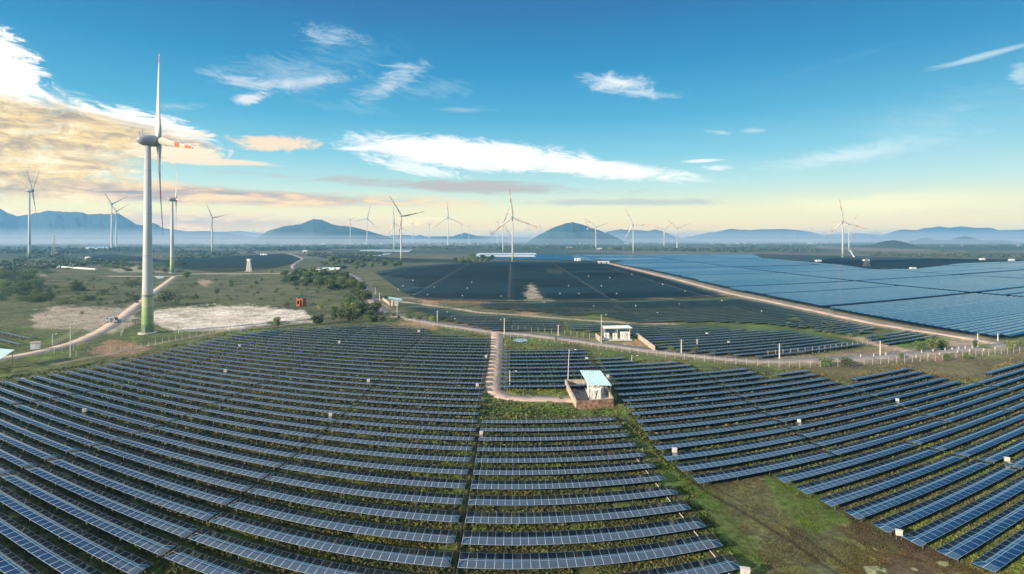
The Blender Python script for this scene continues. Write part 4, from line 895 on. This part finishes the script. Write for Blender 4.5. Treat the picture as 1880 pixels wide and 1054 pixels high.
# walled station with teal roof
t = empty('inverter_station', (0, 0, 0)); t.location = (18.6, 130, 0); ox, oy = 18.6, 130
tag(t, 'open station with sloping teal roof and white cabinets inside low stained walls', 'power station', 'inverter stations')
FLc, FRc, BRc, BLc = (14.3, 123.6), (22.9, 125.8), (23.2, 143), (13.7, 142.5)
def wall(a, b, h, m, th=.25, name='wall', t=t, ox=ox, oy=oy):
    mx, my = (a[0] + b[0]) / 2 - ox, (a[1] + b[1]) / 2 - oy; L = math.hypot(b[0] - a[0], b[1] - a[1]); an = math.atan2(b[1] - a[1], b[0] - a[0])
    MB().box((mx, my, h / 2), (L, th, h), an).box((mx, my, h + .04), (L + .05, th + .12, .09), an).build(name, m, t)
wall(FLc, FRc, 1.7, M_BRICK); wall((FLc[0], FLc[1] + .27), BLc, 1.7, M_WALLP); wall((FRc[0], FRc[1] + .27), BRc, 1.7, M_WALLP); wall((BLc[0] + .3, BLc[1]), (BRc[0] - .3, BRc[1]), 1.7, M_WALLP)
MB().poly([(a - ox, b - oy, .18) for a, b in (FLc, FRc, BRc, BLc)], [(0, 1, 2, 3)]).build('yard_floor', mat('dark_gravel', (.13, .13, .14), .95, 0, .4, 1.5, bump=.5), t)
MB().box((20.6 - ox, 133 - oy, .3), (4.6, 11, .5)).build('plinth', M_CONC, t)
cabinet(19.9 - ox, 130.3 - oy, 1.7, 1.6, 2.7, t); cabinet(21.2 - ox, 133.5 - oy, 1.5, 1.6, 2.4, t, name='transformer'); cabinet(19.2 - ox, 135.5 - oy, 1.5, 2.2, 2.6, t); cabinet(18.6 - ox, 132.5 - oy, .9, 1.5, 2.3, t)
rm = MB(); rz_ = [(17.7, 128.9, 4.0), (23.1, 128.4, 4.05), (22.5, 140.6, 4.55), (17.3, 141.4, 4.45)]
pts = [(a - ox, b - oy, c) for a, b, c in rz_]
n_ = 18; RV = []
for i in range(n_ + 1):
    f = i / n_; a = Vector(pts[0]).lerp(Vector(pts[1]), f); b = Vector(pts[3]).lerp(Vector(pts[2]), f); dz = .06 * (i % 2)
    RV += [(a.x, a.y, a.z + dz), (b.x, b.y, b.z + dz), (a.x, a.y, a.z + dz - .05), (b.x, b.y, b.z + dz - .05)]
rm.poly(RV, [(4 * i, 4 * i + 4, 4 * i + 5, 4 * i + 1) for i in range(n_)] + [(4 * i + 2, 4 * i + 3, 4 * i + 7, 4 * i + 6) for i in range(n_)] + [(4 * i, 4 * i + 2, 4 * i + 6, 4 * i + 4) for i in range(n_)] + [(4 * i + 1, 4 * i + 5, 4 * i + 7, 4 * i + 3) for i in range(n_)] + [(0, 1, 3, 2), (4 * n_, 4 * n_ + 2, 4 * n_ + 3, 4 * n_ + 1)]).build('roof', M_TEAL, t)
for (a, b, c), dx, dy in zip(rz_, (.3, -.3, -.3, .3), (.5, .5, -.5, -.5)):
    MB().tube((a + dx - ox, b + dy - oy, 0), (a + dx - ox, b + dy - oy, c - .05), .07).build('column', M_GALV, t)
ins = MB()
for x_, y_, z_ in ((20.9, 133.2, 3.0), (21.2, 133.4, 3.0), (21.5, 133.6, 3.0), (19.0, 135.0, 3.1), (19.3, 135.3, 3.1)): ins.lathe([(.05, 0), (.10, .05), (.05, .1), (.10, .15), (.05, .2), (.09, .25), (.03, .4)], 8, c=(x_ - ox, y_ - oy, z_ - .2))
ins.build('insulator', M_BARK, t)
cbl = MB().tube((19.9 - ox, 129.4 - oy, 2.6), (19.2 - ox, 129.3 - oy, .3), .05).tube((18.4 - ox, 131 - oy, .6), (16 - ox, 127 - oy, .25), .06).tube((16 - ox, 127 - oy, .25), (14.8 - ox, 125 - oy, .25), .06)
cbl.build('cable', M_TYRE, t)
sp = MB()
for x_, y_, r_ in ((15.6, 139, .5), (17., 137, .35), (15.8, 132.5, .45), (16.6, 129, .3), (21.8, 127.2, .35)): sp.lathe([(r_, 0), (r_ * .6, r_ * .35), (.05, r_ * .5)], 9, c=(x_ - ox, y_ - oy, .18))
sp.build('soil_heap', mat('red_soil', (.34, .17, .10), .95, 0, .3, 3), t)
tr = MB()
for yy in (129.6, 135, 140): tr.tube((17.9 - ox, yy - oy, 3.95 + (yy - 129) * .035), (22.7 - ox, yy - oy, 3.95 + (yy - 129) * .035), .06)
tr.build('roof_beam', M_GALV, t)
# white roofed station across the road
p = at(1132, 624); ox, oy = p.x, p.y; t = empty('inverter_station', p); tag(t, 'station under a thin flat white roof with white cabinets, beyond the road', 'power station', 'inverter stations')
s = p.y / F
MB().poly([(-5.3, -1.6, 4.55), (5.6, -1.6, 4.75), (5.2, 3.2, 5.0), (-4.9, 3.2, 4.8), (-5.3, -1.6, 4.43), (5.6, -1.6, 4.63), (5.2, 3.2, 4.88), (-4.9, 3.2, 4.68)], [(0, 1, 2, 3), (4, 7, 6, 5), (0, 4, 5, 1), (1, 5, 6, 2), (2, 6, 7, 3), (3, 7, 4, 0)]).build('roof', M_WHITE, t)
for x_ in (-4.6, 0, 4.7):
    for y_ in (-1.2, 2.8): MB().tube((x_, y_, 0), (x_, y_, 4.6), .07).build('column', M_WHITE, t)
MB().box((0, .8, .15), (11, 5.5, .4)).build('plinth', M_CONC, t)
cabinet(-3.7, 0, 1.7, 1.5, 2.2, t); cabinet(-.6, .3, 1.5, 1.5, 2.0, t); cabinet(2.3, .2, 1.5, 1.6, 2.6, t, name='transformer'); cabinet(4.0, .2, 1.5, 1.6, 2.6, t)
a, b = at(1168, 619), at(1202, 645); wall((a.x, a.y), (b.x, b.y), 1.7, M_WALLP, .3, t=t, ox=ox, oy=oy)
a, b = at(1094, 621), at(1102, 628); wall((a.x, a.y), (b.x, b.y), 1.8, M_WALLP, .3, t=t, ox=ox, oy=oy)
# small station with teal roof near the bend
p = at(727, 562); t = empty('inverter_station', p, R(18)); tag(t, 'small station with a sloping teal roof beside the road bend', 'power station', 'inverter stations')
MB().poly([(-4.3, -2.2, 4.6), (3., -3., 3.4), (3.4, 3, 3.8), (-3.9, 3, 5.2), (-4.3, -2.2, 4.5), (3., -3., 3.3), (3.4, 3, 3.7), (-3.9, 3, 5.1)], [(0, 1, 2, 3), (4, 7, 6, 5), (0, 4, 5, 1), (1, 5, 6, 2), (2, 6, 7, 3), (3, 7, 4, 0)]).build('roof', M_TEAL, t)
for x_, y_, z_ in ((-3.9, -2, 4.5), (2.8, -2.7, 3.4), (3., 2.7, 3.7), (-3.6, 2.7, 5.)): MB().tube((x_, y_, 0), (x_, y_, z_), .09).build('column', M_GALV, t)
cabinet(.2, -1.2, 1.9, 1.6, 2.5, t); cabinet(-2.1, .3, 1.1, 1.4, 2.8, t)
a, b = at(703, 551), at(716, 561); wl = MB().box(((a.x + b.x) / 2, (a.y + b.y) / 2, .8), ((b - a).length, .3, 1.6), math.atan2(b.y - a.y, b.x - a.x)).build('boundary_wall', M_WALLP); tag(wl, 'short pale wall left of the small teal roofed station', 'wall')
# shelter cut by the left edge
p = at(-12, 676); t = empty('inverter_station', p); tag(t, 'teal roofed shelter cut off by the left edge of the view', 'power station', 'inverter stations')
MB().poly([(-3.5, -2, 3.9), (4.1, -2.6, 3.1), (2.6, 4, 4.6), (-4, 4, 5.2), (-3.5, -2, 3.8), (4.1, -2.6, 3.0), (2.6, 4, 4.5), (-4, 4, 5.1)], [(0, 1, 2, 3), (4, 7, 6, 5), (0, 4, 5, 1), (1, 5, 6, 2), (2, 6, 7, 3), (3, 7, 4, 0)]).build('roof', M_TEAL, t)
for x_, y_, z_ in ((3.6, -2.2, 3.1), (2.3, 3.6, 4.5), (-3.2, -1.7, 3.8), (-3.6, 3.6, 5.)): MB().tube((x_, y_, 0), (x_, y_, z_), .07).build('column', M_BARK, t)
cabinet(1.2, -1.8, 1.6, 1.4, 2.2, t)
# white kiosk
p = at(65, 643); t = empty('kiosk', p, R(30)); tag(t, 'small white box kiosk with flat pinkish roof standing left of the track', 'kiosk')
MB().box((0, 0, 1.55), (2.3, 2.0, 2.2)).build('wall', M_WHITE, t); MB().box((0, 0, 2.72), (2.7, 2.4, .14)).build('roof', mat('pink_roof', (.55, .42, .40), .8), t)
MB().box((0, 0, .25), (1.2, 1.2, .5)).build('base', M_CONC, t); MB().box((.5, -1.02, 1.5), (.9, .06, 1.8)).build('door', mat('kiosk_door', (.62, .66, .68), .5), t)
# ruined orange hut
p = at(553, 562); t = empty('hut', p, R(-12)); tag(t, 'ruined orange brick hut with dark openings and a jagged top', 'hut')
w = MB()
for x_ in (-1.75, 0.1, 1.75): w.box((x_, -1.6, 2.2), (.5, .3, 4.4))
w.box((-.85, -1.6, .6), (1.4, .28, 1.2)).box((-.8, -1.6, 3.7), (1.4, .28, 1.2)).box((.95, -1.6, 4.0), (1.2, .28, .8)).box((1.87, 0, 2.2), (.26, 2.9, 4.4)).box((-1.87, 0, 2.35), (.26, 2.9, 4.7)).box((0, 1.6, 2.1), (4., .3, 4.2))
w.box((-1.4, -1.3, 4.65), (.8, .6, .5)).build('wall', M_ORANGE, t)
MB().box((.3, .1, 4.1), (3.2, 2.8, .2)).build('roof', M_DARK, t)
# white sheds beside the bend
def shed(px, py, w_, d_, h_, wm, rmat, label, rz=0, group=None, ridge=.25):
    p = at(px, py); t = empty('shed', p, rz); tag(t, label, 'shed', group)
    MB().box((0, 0, h_ / 2), (w_, d_, h_)).build('wall', wm, t); a, b = w_ / 2 + .4, d_ / 2 + .5; rh = h_ + d_ * ridge
    MB().poly([(-a, -b, h_), (a, -b, h_), (a, b, h_), (-a, b, h_), (-a, 0, rh), (a, 0, rh)], [(0, 1, 5, 4), (2, 3, 4, 5), (0, 4, 3), (1, 2, 5), (0, 3, 2, 1)]).build('roof', rmat, t)
    for k in (-.25, .25): MB().box((k * w_, -d_ / 2 - .03, h_ * .42), (w_ * .14, .08, h_ * .7)).build('door', M_DARK, t)
shed(604, 500, 13, 7, 3.6, M_WHITE, M_TEAL, 'white shed with pale teal roof in the grove near the bend', group='sheds by the road bend')
shed(580, 499, 12, 8, 3.2, M_WHITE, M_GREYM, 'shed with dark roof left of the teal roofed shed', group='sheds by the road bend')
shed(620, 499, 4.5, 4, 4, M_WHITE, M_WHITE, 'small white block right of the teal roofed shed', group='sheds by the road bend')
shed(561, 463.5, 13, 9, 5, M_WHITE, M_WHITE, 'white house above the road bend', ridge=.1)
shed(181, 457.5, 78, 22, 6, M_WHITE, M_BLUEROOF, 'long hall with bright blue roof left of the huge turbine', ridge=.2)
shed(162, 477, 8, 6, 5, M_WHITE, M_WHITE, 'white hut beyond the left pasture', ridge=.1)
shed(1502, 481, 8, 6, 2.8, M_WHITE, M_WHITE, 'white roofed station at the back of the blue field, left one', ridge=.1); shed(1590, 480, 8, 6, 2.8, M_WHITE, M_WHITE, 'white roofed station at the back of the blue field, right one', ridge=.1)
shed(1676, 495.5, 6, 4, 3, M_WHITE, M_WHITE, 'white box building at the edge of the blue field', ridge=.05); shed(1803, 478, 7, 5, 2.5, M_WHITE, M_WHITE, 'white shed near the right edge behind the blue field'); shed(1857, 479.5, 7, 5, 2.5, M_WHITE, M_WHITE, 'white shed at the right edge behind the blue field')
shed(1045, 456, 24, 12, 5, M_WHITE, M_WHITE, 'long white hall beyond the pale panels', ridge=.1); shed(1100, 458, 18, 10, 4, M_WHITE, M_WHITE, 'small white hall right of the long one', ridge=.1)
shed(485, 469, 14, 9, 4, M_WHITE, M_GREYM, 'white shed behind the dark left field', ridge=.1); shed(1108, 484, 16, 8, 3, M_CONC, M_WHITE, 'pale station at the start of the dike road', ridge=.1); shed(1060, 479, 10, 6, 4, M_WHITE, M_WHITE, 'white boxes behind the dark middle field', ridge=.1)
# white foil greenhouse, fallen sheets
gh = MB(); a, b = at(105, 491), at(177, 495.5); gh.tube((a.x, a.y, .4), (b.x, b.y, .4), 1.6, 1.4, 10); tag(gh.build('greenhouse', M_WHITE, smooth=True), 'long white foil tunnel lying across the left pasture', 'greenhouse')
def flat(name, pts, m, label=None, cat=None, kind=None, z=.2): 
    o = MB().poly([(at(*p).x, at(*p).y, z) for p in pts], [tuple(range(len(pts)))]).build(name, m); tag(o, label, cat, kind=kind)
flat('water', [(284, 509), (292, 506.5), (301, 508), (300, 511), (290, 512)], M_WATER, kind='structure'); flat('water', [(941, 626), (950, 622.5), (966, 623), (970, 627), (955, 630)], M_WATER, kind='structure')
# high-rise pair at the horizon
t = empty('tower_block', at(903, 443.8)); d_ = t.location.y; tag(t, 'pale twin tower block at the horizon left of the central turbines', 'tower block')
MB().box((-d_ * .0016, 0, d_ * .009), (d_ * .0022, 40, d_ * .018)).box((d_ * .0018, 0, d_ * .008), (d_ * .0022, 40, d_ * .016)).build('wall', M_GREYM, t)
# town
hm = MB().box((0, 0, 2.5), (9, 8, 5)); me_h = bpy.data.meshes.new('house'); rf = [(-5, -4.6, 5), (5, -4.6, 5), (5, 4.6, 5), (-5, 4.6, 5), (-5, 0, 7), (5, 0, 7)]; hm.poly(rf, [(0, 1, 5, 4), (2, 3, 4, 5), (0, 4, 3), (1, 2, 5), (0, 3, 2, 1)])
HMS = []
for j, (wm, rm_) in enumerate(((M_WHITE, M_ROOFR), (M_WHITE, M_CONC), (mat('cream_wall', (.6, .52, .42)), M_BLUEROOF), (M_WHITE, M_WHITE))):
    me = bpy.data.meshes.new('house'); me.from_pydata(hm.v, [], hm.f); me.materials.append(wm); me.materials.append(rm_)
    for k, pl in enumerate(me.polygons): pl.material_index = 1 if k >= 6 else 0
    HMS.append(me)
for zx0, zx1, zy0, zy1, n, nm in [(330, 560, 443.6, 448, 90, 'small house of hazy town left of double hill'), (560, 760, 443.8, 449, 46, 'small house below the double hill'), (1000, 1200, 443, 449, 26, 'small house at the foot of the blue hill'),
                                  (760, 1000, 444, 449, 24, 'small house on the plain behind the centre'), (1300, 1520, 444, 449, 30, 'small house on the right plain'), (1600, 1880, 446, 456, 14, 'small house beyond the right field'), (510, 620, 446, 452, 20, 'small house between town and road bend')]:
    for i in range(n):
        p = at(rg.uniform(zx0, zx1), rg.uniform(zy0, zy1)); s_ = rg.uniform(.6, 1.15); o = link('house', HMS[rg.randrange(4)], (), None, p); o.rotation_euler = (0, 0, rg.uniform(-.6, .6)); o.scale = (s_ * rg.uniform(1, 1.8), s_, s_); tag(o, nm, 'house', nm.replace('small house', 'small houses'))
# lattice mast and pylons
def lattice(px, by, ty, wb, wt, label, name, cat, arms=0, head=False, m=M_GALV, th=.12, group=None):
    p = at(px, by); s = p.y / F; h = H + (HY - ty) * s; t = empty(name, p); tag(t, label, cat, group); mb = MB(); n = 7
    cn = lambda z: [(sx * (wb + (wt - wb) * z / h) / 2, sy * (wb + (wt - wb) * z / h) / 2, z) for sx, sy in ((-1, -1), (1, -1), (1, 1), (-1, 1))]
    for k in range(4): mb.tube(cn(0)[k], cn(h)[k], th, n=4)
    for i in range(n):
        a, b = cn(h * i / n), cn(h * (i + 1) / n)
        for k in range(4): mb.tube(a[k], b[(k + 1) % 4], th * .6, n=3).tube(a[(k + 1) % 4], b[k], th * .6, n=3).tube(b[k], b[(k + 1) % 4], th * .6, n=3)
    mb.build('lattice', m, t)
    for i in range(arms): z_ = h * (.98 - .14 * i); MB().tube((-h * .13, 0, z_), (h * .13, 0, z_), th * .9, n=4).build('crossarm', m, t)
    if head:
        MB().box((0, 0, h + .8), (wt * 1.6, wt * 1.6, 1.6)).box((0, 0, h + 2.0), (wt * 2.0, wt * 2.0, .3)).build('cabin', M_WHITE, t)
lattice(457, 499, 479, 4.6, 2.2, 'white lattice watch mast with small cabin in front of the dark left field', 'lattice_mast', 'mast', head=True, m=M_WHITE, th=.22)
for px, by, ty, lab in [(99, 470, 432, 'lattice pylon right of the far left turbine'), (1465, 449, 428, 'faint pylon left of the right turbines'), (1674, 452, 432, 'faint pylon beside the dark knoll'), (490, 450, 425, 'faint pylon at the left foot of the double hill'),
                        (561, 449, 431, 'faint pylon in front of the double hill'), (1281, 466, 452, 'short pylon behind the blue panels'), (1144, 462, 452, 'small pylon left of the white turbine'), (1591, 490, 474, 'pylon standing in the blue field'), (425, 446, 418, 'faint pylon right of the turbine behind the mast')]:
    lattice(px, by, ty, 7, 1.2, lab, 'transmission_pylon', 'pylon', arms=3, th=.22, group='transmission pylons')
# small red crane-like machine by the middle left turbine
p = at(711, 461); t = empty('crane', p); tag(t, 'small red crane left of the large middle left turbine', 'crane'); MB().box((0, 0, 1.5), (7, 4, 3)).box((1, 0, 4), (3, 3, 2.5)).build('body', M_RED, t); MB().tube((0, 0, 4), (-2, 0, 16), .5, .3, 6).build('boom', M_RED, t)
for sx in (-2, 2): MB().tube((sx, -2.3, .8), (sx, 2.3, .8), .9, n=10).build('wheel', M_TYRE, t)
# van
p = at(208, 592.5); t = empty('van', p, R(-14)); tag(t, 'grey van with its side door open standing on the dirt track', 'van')
prof = [(-3.1, .45), (3.0, .45), (3.15, .8), (3.1, 1.25), (2.1, 1.5), (1.25, 2.35), (.9, 2.5), (-2.9, 2.5), (-3.1, 2.3)]
V_ = [(a, s_ * (1.0 if z_ < 1.6 else .88), z_) for s_ in (-1, 1) for a, z_ in prof]; n_ = len(prof)
MB().poly(V_, [tuple(range(n_)), tuple(range(n_, 2 * n_))[::-1]] + [(i, (i + 1) % n_, n_ + (i + 1) % n_, n_ + i) for i in range(n_)]).build('body', mat('van_silver_paint', (.20, .23, .28), .35, .3), t)
wn = MB()
for s_ in (-1, 1):
    for x0, x1 in ((-2.8, -1.6), (-1.5, -.4), (.95, 1.6)): wn.poly([(x0, s_ * 1.0, 1.6), (x1, s_ * 1.0, 1.6), (x1, s_ * .91, 2.25), (x0, s_ * .91, 2.25)], [(0, 1, 2, 3)])
wn.poly([(2.14, -.85, 1.56), (2.14, .85, 1.56), (1.35, .78, 2.32), (1.35, -.78, 2.32)], [(0, 1, 2, 3)]).build('window', M_GLASSD, t)
MB().box((.25, -.98, 1.45), (1.0, .1, 1.7)).build('door_opening', M_DARK, t); MB().box((-.9, -1.1, 1.4), (1.1, .06, 1.7)).build('side_door', mat('van_silver_paint', (.36, .39, .43)), t)
for x_ in (-2., 2.05):
    for y_ in (-.92, .92): MB().tube((x_, y_ - .12, .38), (x_, y_ + .12, .38), .38, n=16).build('wheel', M_TYRE, t)
for y_ in (-.7, .7): MB().box((3.14, y_, .95), (.08, .35, .2)).build('headlight', M_WHITE, t)
MB().box((3.18, 0, .55), (.15, 1.9, .2)).build('bumper', M_GREYM, t)
# person standing at the front of the van
p = at(221.5, 593); t = empty('person', p, R(20)); tag(t, 'person in dark purple top standing at the front of the van', 'person')
vs = [(0, 0, .95), (0, 0, 1.2), (0, 0, 1.42), (0, 0, 1.52), (0, -.02, 1.64), (.1, 0, .9), (.12, -.02, .48), (.12, .03, .06), (.12, -.12, .03), (-.1, 0, .9), (-.12, -.1, .50), (-.14, .0, .06), (-.14, -.14, .03), (.19, 0, 1.4), (.27, .02, 1.12), (.25, -.14, .9), (-.19, 0, 1.4), (-.28, .02, 1.12), (-.24, -.16, .92)]
es = [(0, 1), (1, 2), (2, 3), (3, 4), (0, 5), (5, 6), (6, 7), (7, 8), (0, 9), (9, 10), (10, 11), (11, 12), (2, 13), (13, 14), (14, 15), (2, 16), (16, 17), (17, 18)]
rd = [.15, .14, .13, .055, .1, .09, .065, .045, .04, .09, .065, .045, .04, .06, .045, .035, .06, .045, .035]
me = bpy.data.meshes.new('body'); me.from_pydata(vs, es, []); o = link('body', me, mat('dark_purple_clothes', (.09, .05, .10), .9), t)
sk = o.modifiers.new('skin', 'SKIN'); o.modifiers.new('sub', 'SUBSURF').levels = 1
for v_, r_ in zip(me.skin_vertices[0].data, rd): v_.radius = (r_, r_)
me.skin_vertices[0].data[0].use_root = True
MB().lathe([(.02, 1.50), (.085, 1.54), (.1, 1.63), (.085, 1.72), (.02, 1.76)], 12).build('head', mat('skin', (.36, .21, .14), .6), t, True)
MB().lathe([(.1, 1.66), (.108, 1.70), (.09, 1.76), (.03, 1.79)], 12, c=(0, .012, 0)).build('hair', mat('hair_black', (.02, .018, .016), .6), t, True)
# cable conduits at the row ends
def conduit(pts, label, m=M_WOODPOLE, r=.06, z=.35):
    P = [Vector((*[float(q_[0]) for q_ in arc(np.array([a_]), np.array([b_]))], z)) for a_, b_ in pts]; mb = MB()
    for a_, b_ in zip(P[:-1], P[1:]): mb.tube(a_, b_, r, n=6)
    tag(mb.build('cable_conduit', m), label, 'conduit')
conduit([(24.2 - i * .37, 52 + i * 4.93) for i in range(10)], 'pale conduit linking the right ends of the front rows')
conduit([(-6.5, 46 + 5 * i) for i in range(14)], 'dark cable tray running up the central gap', M_TYRE, .14, .5)
# ------------------------------------------------------------------ hills
def ridge(prof, by, depth, rgb, name, seed, label=None, rough=.24):
    prof = [(prof[0][0] - 10, by)] + list(prof) + [(prof[-1][0] + 10, by)]
    d = F * H / (by - HY); s = d / F; xs = np.linspace(prof[0][0], prof[-1][0], 520); hs = np.interp(xs, [p[0] for p in prof], [p[1] for p in prof]); hs = hs + (fbm(xs / 16. + seed * 7, xs * 0 + seed, 5) - .5) * (by - hs) * .10; top = H + (HY - hs) * s
    nv = 44; vs_ = np.linspace(-1, 1, nv); Xg, Vg = np.meshgrid((xs - CX) * s, vs_); T = np.tile(np.maximum(top, 0), (nv, 1))
    sh = np.clip(1 - np.abs(Vg) ** 1.25, 0, 1); n_ = fbm(Xg / (depth * .30) + seed, Vg * 3.2 + seed * 3, 6)
    Zg = T * sh * (1 + (n_ - .5) * rough * 6 * np.abs(Vg)); Zg = np.where(np.abs(Vg) > .97, -3, Zg)
    Yg = d + depth * Vg + depth * .0; Xg = Xg * (Yg / d)
    Zg = np.where(Vg < 0, Zg, Zg); Zg = np.where(np.arange(len(xs))[None] % (len(xs) - 1) == 0, -3, Zg)
    i = np.arange(nv * len(xs)).reshape(nv, -1); Q_ = np.stack([i[:-1, :-1], i[:-1, 1:], i[1:, 1:], i[1:, :-1]], -1).reshape(-1, 4)
    cc = np.array(rgb)[None] * (.8 + .4 * n_.ravel()[:, None]); o = link(name, npmesh(name, np.stack([Xg, Yg, Zg], -1).reshape(-1, 3), Q_, True, col=np.c_[cc, np.ones(len(cc))]), M_HILL); tag(o, label, kind='structure')
M_HILL = m_tint('hill_forest', .95, .004, .3)
ridge([(-160, 400), (-40, 372), (0, 383), (30, 396), (60, 393), (90, 387), (130, 389), (175, 393), (200, 391), (216, 391), (235, 402), (250, 412), (270, 414), (282, 410), (300, 419), (345, 425), (380, 424), (420, 428), (470, 436)], 445.4, 520, (.05, .07, .06), 'mountains', 1)
ridge([(360, 437), (390, 426), (440, 424), (480, 428), (520, 437)], 443.7, 500, (.06, .08, .07), 'mountains', 8)
ridge([(470, 437), (492, 424), (515, 417), (550, 411), (562, 406), (575, 402.5), (590, 403), (600, 408), (610, 412), (640, 415), (672, 423), (700, 431), (720, 437)], 446.2, 450, (.05, .08, .06), 'hill', 2)
ridge([(975, 440), (990, 431), (1005, 423), (1022, 414), (1038, 409), (1052, 407.5), (1064, 411), (1075, 415), (1090, 419), (1108, 426), (1125, 433), (1140, 440)], 446.8, 380, (.035, .075, .055), 'hill', 3)
ridge([(640, 438), (740, 431), (765, 433), (770, 431), (780, 434), (830, 434), (853, 427), (875, 433), (960, 436), (1000, 438)], 443.7, 400, (.06, .09, .07), 'hill', 4)
ridge([(1095, 436), (1115, 425), (1140, 421), (1165, 422), (1190, 424), (1203, 421), (1216, 424), (1240, 434), (1250, 438)], 443.9, 450, (.06, .09, .08), 'hill', 5)
ridge([(1250, 438), (1275, 433), (1300, 427), (1322, 424), (1343, 419.5), (1360, 422), (1385, 422), (1420, 420.5), (1455, 421), (1480, 424), (1510, 431), (1540, 430), (1580, 428), (1620, 431), (1660, 438)], 443.3, 450, (.08, .10, .09), 'mountains', 6)
ridge([(1600, 438), (1625, 430), (1645, 424), (1660, 421), (1682, 422), (1700, 418), (1722, 416), (1745, 418), (1765, 416), (1790, 418), (1815, 417), (1835, 423), (1850, 422), (1890, 421), (1960, 428), (2040, 438)], 443.1, 450, (.08, .11, .08), 'mountains', 7)
ridge([(1670, 442), (1690, 438), (1704, 437), (1725, 441), (1745, 440), (1760, 436), (1772, 433), (1785, 436), (1800, 441), (1820, 441), (1835, 440), (1860, 443)], 446.0, 300, (.05, .09, .07), 'hill', 9)
ridge([(1590, 452), (1610, 446), (1625, 442.5), (1640, 441), (1655, 443), (1668, 447), (1685, 452)], 453, 160, (.05, .07, .04), 'hill', 10)
# ------------------------------------------------------------------ haze
hz = MB().box((0, 0, (HZ_TOP - 5) / 2 + 0), (HZ_R * 2, HZ_R * 2, HZ_TOP + 5)).build('haze', None); tag(hz, 'thin bluish morning haze over the whole plain', 'haze', kind='stuff')
m = bpy.data.materials.new('haze_air'); m.use_nodes = True; q = G(m.node_tree); q.n.clear()
pv = q.add('ShaderNodeVolumePrincipled'); pv.inputs['Color'].default_value = (.24, .60, 1.0, 1); pv.inputs['Density'].default_value = HZ_D; pv.inputs['Anisotropy'].default_value = .1
q.l.new(pv.outputs[0], q.add('ShaderNodeOutputMaterial').inputs['Volume']); hz.data.materials.append(m)
for k_, (x0, x1, y0, y1, top, den) in enumerate(((-8200, -300, 2300, 8800, 36, 2.6e-4), (-8300, -800, 2800, 8850, 62, 2.3e-4), (-8500, -1400, 3200, 8900, 88, 2.0e-4), (-8600, -2100, 3600, 8950, 116, 1.8e-4),
                                                (-280, 8000, 2600, 8700, 40, 1.6e-4), (-240, 8300, 3300, 8800, 85, 1.6e-4), (-200, 8500, 5000, 8900, 130, 1.3e-4))):
    b_ = MB().box(((x0 + x1) / 2, (y0 + y1) / 2, top / 2 - 1.5 - k_ * .3), (x1 - x0, y1 - y0, top - 1)).build('mist', None); tag(b_, 'pale morning mist lying at the foot of the far hills', 'mist', kind='stuff')
    m = bpy.data.materials.new('mist_air'); m.use_nodes = True; q = G(m.node_tree); q.n.clear()
    pv = q.add('ShaderNodeVolumePrincipled'); pv.inputs['Color'].default_value = (.86, .92, 1.0, 1); pv.inputs['Density'].default_value = den
    q.l.new(pv.outputs[0], q.add('ShaderNodeOutputMaterial').inputs['Volume']); b_.data.materials.append(m)
# every scattered thing says where in its group it stands
bygroup = defaultdict(list)
for o in list(COL.objects):
    if o.parent is None and 'label' in o and 'group' in o: bygroup[(o['group'], o['label'])].append(o)
for (gname, lab), os_ in bygroup.items():
    if len(os_) < 2: continue
    lab = lab.replace('one of the ', ''); os_.sort(key=lambda o: o.location.y); nb = 1 if len(os_) <= 24 else 3 if len(os_) < 90 else 4
    for bi in range(nb):
        part = os_[bi * len(os_) // nb:(bi + 1) * len(os_) // nb]; part.sort(key=lambda o: o.location.x / o.location.y)
        where = '' if nb == 1 else (' in nearest band', ' in middle band', ' in farthest band')[bi] if nb == 3 else (' in nearest band', ' in second band', ' in third band', ' in farthest band')[bi]
        words = lab.split(); base = ' '.join(words[:16 - 4 - (len(where.split()))])
        for i, o in enumerate(part): o['label'] = f'{base},{where} {ordw(i)} from left'.replace(', ', ', ')
